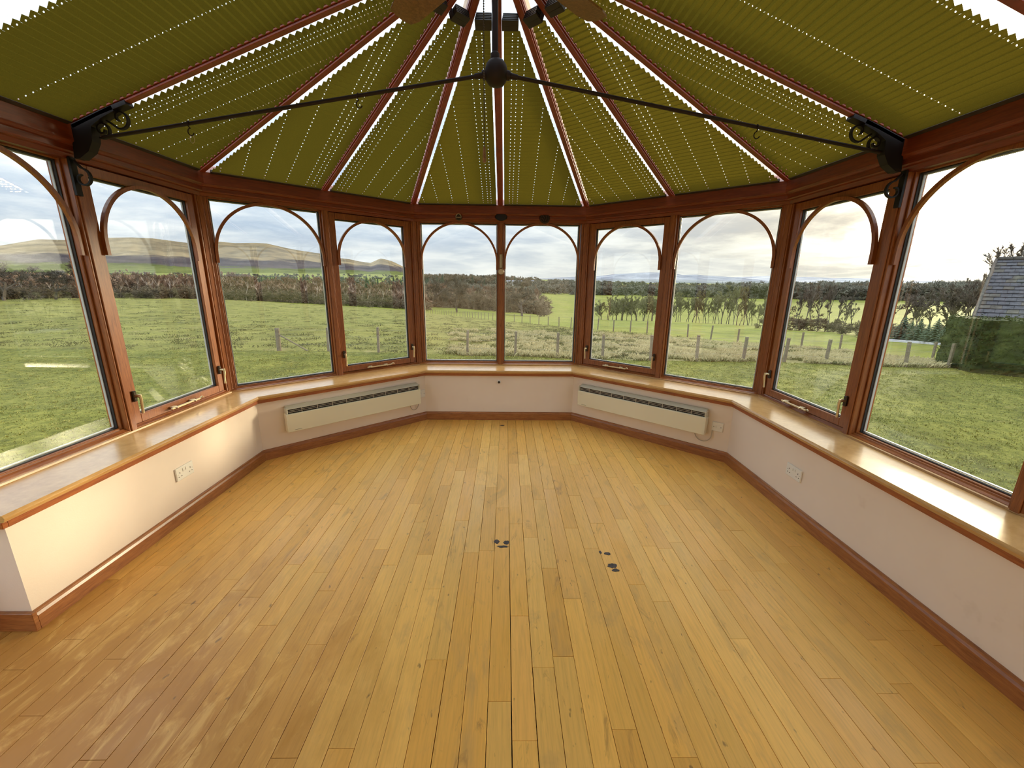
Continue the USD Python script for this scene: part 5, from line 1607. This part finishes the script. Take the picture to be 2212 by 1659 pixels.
# ------------------------------------------------------------------ hedge, neighbouring house, road, distant white houses
m_hedge = mat('hedge_leaves', {'g': ('geometry', {}), 'n': ('noise_texture', {'scale': 3.0, 'detail': 6.0, 'roughness': 0.7}), 'oi': ('object_info', {}),
                               'r': ('rgb_ramp', {'ramp': [(0.35, (0.010, 0.015, 0.003)), (0.55, (0.026, 0.038, 0.006)), (0.7, (0.055, 0.065, 0.013))]}), 'p': ('principled_bsdf', {'roughness': 0.7, 'specular_ior_level': 0.15})},
              [('g.position', 'n.vector'), ('n.fac', 'r.fac'), ('r.color', 'p.base_color')])
c0, c1 = np.array([15.02, 8.13]), np.array([15.75, 9.9])
along = np.array([math.cos(math.radians(43)), -math.sin(math.radians(43))])
HT = sight(2095, 690, np.hypot(*(c0 - CAM[:2])))[2]
zb = -1.2
hd = Thing('hedge', 'tall clipped dark green hedge in front of the neighbouring house', 'hedge', (*c0, zb))
N = 60
dep = c1 - c0
q = []
nu, nv, nw = 46, 16, 10
def hedge_pt(u, w, h):
    return np.array([*(c0 + along * u + dep * w), zb + h])
V, F = [], []
def grid(fn, na, nb):
    b = len(V)
    for i in range(na + 1):
        for j in range(nb + 1):
            V.append(fn(i / na, j / nb))
    for i in range(na):
        for j in range(nb):
            a = b + i * (nb + 1) + j
            F.extend([(a, a + 1, a + nb + 2), (a, a + nb + 2, a + nb + 1)])
HL, HH = 9.0, HT - zb
grid(lambda s, t: hedge_pt(HL * s, 0, HH * t), 120, 26)
grid(lambda s, t: hedge_pt(0, s, HH * t), 26, 26)
grid(lambda s, t: hedge_pt(HL * s, t, HH), 120, 22)
grid(lambda s, t: hedge_pt(HL * s, 1, HH * t), 60, 12)
V, F = np.array(V), np.array(F)
nz = meshkit.fbm(V * 3.5, 4, 2)[:, None] - 0.5
cen = np.array([*(c0 + along * HL / 2 + dep / 2), zb + HH / 2])
dirs = V - cen; dirs /= np.linalg.norm(dirs, axis=1, keepdims=True)
V = V + dirs * nz * 0.22 + (meshkit.fbm(V * 14, 2, 8)[:, None] - .5) * 0.10
hd.part('body', (V, F), m_hedge, True)
rr = np.random.default_rng(4)
LV, LF = [], []
face_pts = V[rr.integers(0, len(V), 9000)] + rr.normal(0, .05, (9000, 3))
d1 = rr.normal(0, 1, (9000, 3)); d1 /= np.linalg.norm(d1, axis=1, keepdims=True)
d2 = np.cross(d1, rr.normal(0, 1, (9000, 3))); d2 /= np.linalg.norm(d2, axis=1, keepdims=True)
LV = np.stack([face_pts - d1 * .035, face_pts + d2 * .018, face_pts + d1 * .035, face_pts - d2 * .018], 1).reshape(-1, 3)
b4 = np.arange(9000)[:, None] * 4
LF = np.vstack([b4 + [0, 1, 2], b4 + [0, 2, 3]])
hd.part('leaves', (LV, LF), m_hedge, kind='stuff')
m_tile = plain('roof_tile', (0.050, 0.050, 0.056), 0.8, 0.0, 0.1, noise=0.35, nscale=6)
m_tile2 = plain('roof_tile_mossy', (0.058, 0.053, 0.045), 0.8, 0.0, 0.1, noise=0.35, nscale=6)
m_render = plain('house_render', (0.55, 0.52, 0.47), 0.8)
A0 = sight(2103, 694, 24.0)          # lower left corner of the roof slope
B0 = sight(2156, 562, 29.0)          # left end of the ridge
rd_ = np.array([math.cos(math.radians(46)), -math.sin(math.radians(46)), 0])
hs_ = Thing('house', 'neighbouring house with a grey tiled roof slope above the hedge', 'house', (A0[0], A0[1], gz(A0[0], A0[1])))
up_ = B0 - A0
RL = 11.0
nrm = np.cross(rd_, up_); nrm /= np.linalg.norm(nrm); nrm *= np.sign(nrm[2])
courses = 17
for k in range(courses):
    t0, t1 = k / courses, (k + 1.18) / courses
    # visible tiles one by one over the first metres, the rest of each course as one strip
    def tile(s0, s1, jit):
        P = []
        for s, t, hgt in ((s0, t0, .055 + jit), (s1, t0, .055 + jit), (s1, t1, .02), (s0, t1, .02)):
            P.append(A0 + rd_ * s + up_ * t + nrm * hgt)
        P += [p - nrm * .03 for p in P]
        return MB().add(P, [(0, 1, 2), (0, 2, 3), (4, 6, 5), (4, 7, 6), (0, 4, 5), (0, 5, 1), (1, 5, 6), (1, 6, 2), (3, 2, 6), (3, 6, 7), (0, 3, 7), (0, 7, 4)])
    n_t = 14
    for j in range(n_t):
        w = 0.30
        s0 = j * w + (k % 2) * 0.15 - 0.15
        hs_.part('tile', tile(max(0, s0), s0 + w - 0.008, rg.uniform(-.006, .006)), [m_tile, m_tile2][rg.random() < .35])
    hs_.part('tile_strip', tile(n_t * 0.30 + (k % 2) * 0.15 - 0.15, RL, 0), m_tile, kind='stuff')
hs_.part('roof_deck', MB().add([A0, A0 + rd_ * RL, B0 + rd_ * RL, B0, A0 - nrm * .03, A0 + rd_ * RL - nrm * .03, B0 + rd_ * RL - nrm * .03, B0 - nrm * .03], [(0, 1, 2), (0, 2, 3), (4, 6, 5), (4, 7, 6), (0, 4, 5), (0, 5, 1), (1, 5, 6), (1, 6, 2), (2, 6, 7), (2, 7, 3), (3, 7, 4), (3, 4, 0)]), m_tile)
back = np.array([2 * (B0 - A0)[0], 2 * (B0 - A0)[1], 0])
zg = gz(A0[0], A0[1]) - 0.5
mb = MB()
A1 = A0 + back
Pv = [A0 + nrm * 0, A0 + rd_ * RL, A1 + rd_ * RL, A1]
allv = np.array([[p[0], p[1], zg] for p in Pv] + [[p[0], p[1], A0[2] - 0.05] for p in Pv] + [list(B0), list(B0 + rd_ * RL)])
m = trimesh.convex.convex_hull(allv * [1, 1, 1])
cc = m.vertices.mean(0)
hs_.part('wall', ((np.array(m.vertices) - cc) * [0.985, 0.985, 1.0] + cc - [0, 0, 0.06], np.array(m.faces)), m_render)
mb = MB()
for k in range(26):
    s = k * 0.43
    tube(mb, [B0 + rd_ * s + nrm * .03 + [0, 0, .02], B0 + rd_ * (s + .42) + nrm * .03 + [0, 0, .02]], 0.10, 8)
hs_.part('ridge_tile', mb, m_tile2, kind='stuff')
mb = MB(); tube(mb, [A0 - rd_ * 0.05 + nrm * .03, B0 - rd_ * 0.05 + nrm * .03], 0.06, 6); hs_.part('verge', mb, m_tile2)
vp = A0 + rd_ * 3.05 + up_ * 0.17 + nrm * 0.05
m_light = plain('pale_roof_vent', (0.62, 0.72, 0.78), 0.3)
mb = MB(); fr2 = frame(vp, rd_, up_ / np.linalg.norm(up_), nrm); bx(mb, 0, 0.22, 0, 0.55, 0, 0.10, fr2); hs_.part('roof_window', mb, m_light, label='small pale roof window')
# pale road behind the rear fence on the right
m_road = plain('pale_road', (0.42, 0.41, 0.42), 0.8, noise=0.1, nscale=1)
rp = []
for px, py, d in ((1860, 731, 39.5), (1893, 734, 38.0), (1940, 737, 36.3), (1990, 739.5, 34.4), (2040, 742, 32.6), (2090, 745, 31.0), (2180, 750, 28.5)):
    p = sight(px, py, d); rp.append((p[0], p[1]))
rp = np.array(rp)
V = []
for k, (x, y) in enumerate(rp):
    a, r = polar(x, y)
    for dr in (-1.4, 0, 1.4):
        xx, yy = CAM[0] + (r + dr) * math.sin(a), CAM[1] + (r + dr) * math.cos(a)
        V.append((xx, yy, gz(xx, yy) + 0.10))
V = np.array(V)
V = np.vstack([V, V - [0, 0, .4]])
n3 = len(rp) * 3
F = []
for k in range(len(rp) - 1):
    for j in range(2):
        a = k * 3 + j
        F += [(a, a + 1, a + 4), (a, a + 4, a + 3)]
    for j in (0, 2):
        a = k * 3 + j
        F += [(a, a + 3, n3 + a + 3), (a, n3 + a + 3, n3 + a)]
single('road', (V, np.array(F)), m_road, 'pale strip of road beyond the rear fence on the right', kind='structure')
# distant white houses on the skyline
m_wh = plain('far_white_wall', (0.85, 0.85, 0.82), 0.8)
m_rf = plain('far_slate', (0.16, 0.16, 0.18), 0.8)
for k, (px, w) in enumerate(((1098, 9), (1112, 12), (1124, 8), (1150, 6))):
    d = 640
    p = sight(px, 610, d); z = p[2] - 2.5
    a, _ = polar(p[0], p[1])
    t = np.array([math.cos(a), -math.sin(a), 0]); u = np.array([math.sin(a), math.cos(a), 0])
    wl_ = w / FPX * d
    fr3 = frame((p[0], p[1], z), t, u, (0, 0, 1))
    h = Thing('farmhouse', ['leftmost of the tiny white far houses right of the thermometer', 'widest of the tiny white far houses right of the thermometer', 'small white far house to the right of the widest one', 'white far house nearest to the right-hand hill'][k], 'house', (p[0], p[1], z))
    h.part('wall', bx(MB(), -wl_ / 2, wl_ / 2, -3, 3, -2, 3.0, fr3), m_wh)
    h.part('roof', prism(MB(), Polygon([(-3.4, 3.0), (3.4, 3.0), (0, 5.6)]), -wl_ / 2 - .2, wl_ / 2 + .2, lambda v: fr3(np.stack([v[:, 2], v[:, 0], v[:, 1]], 1))), m_rf)
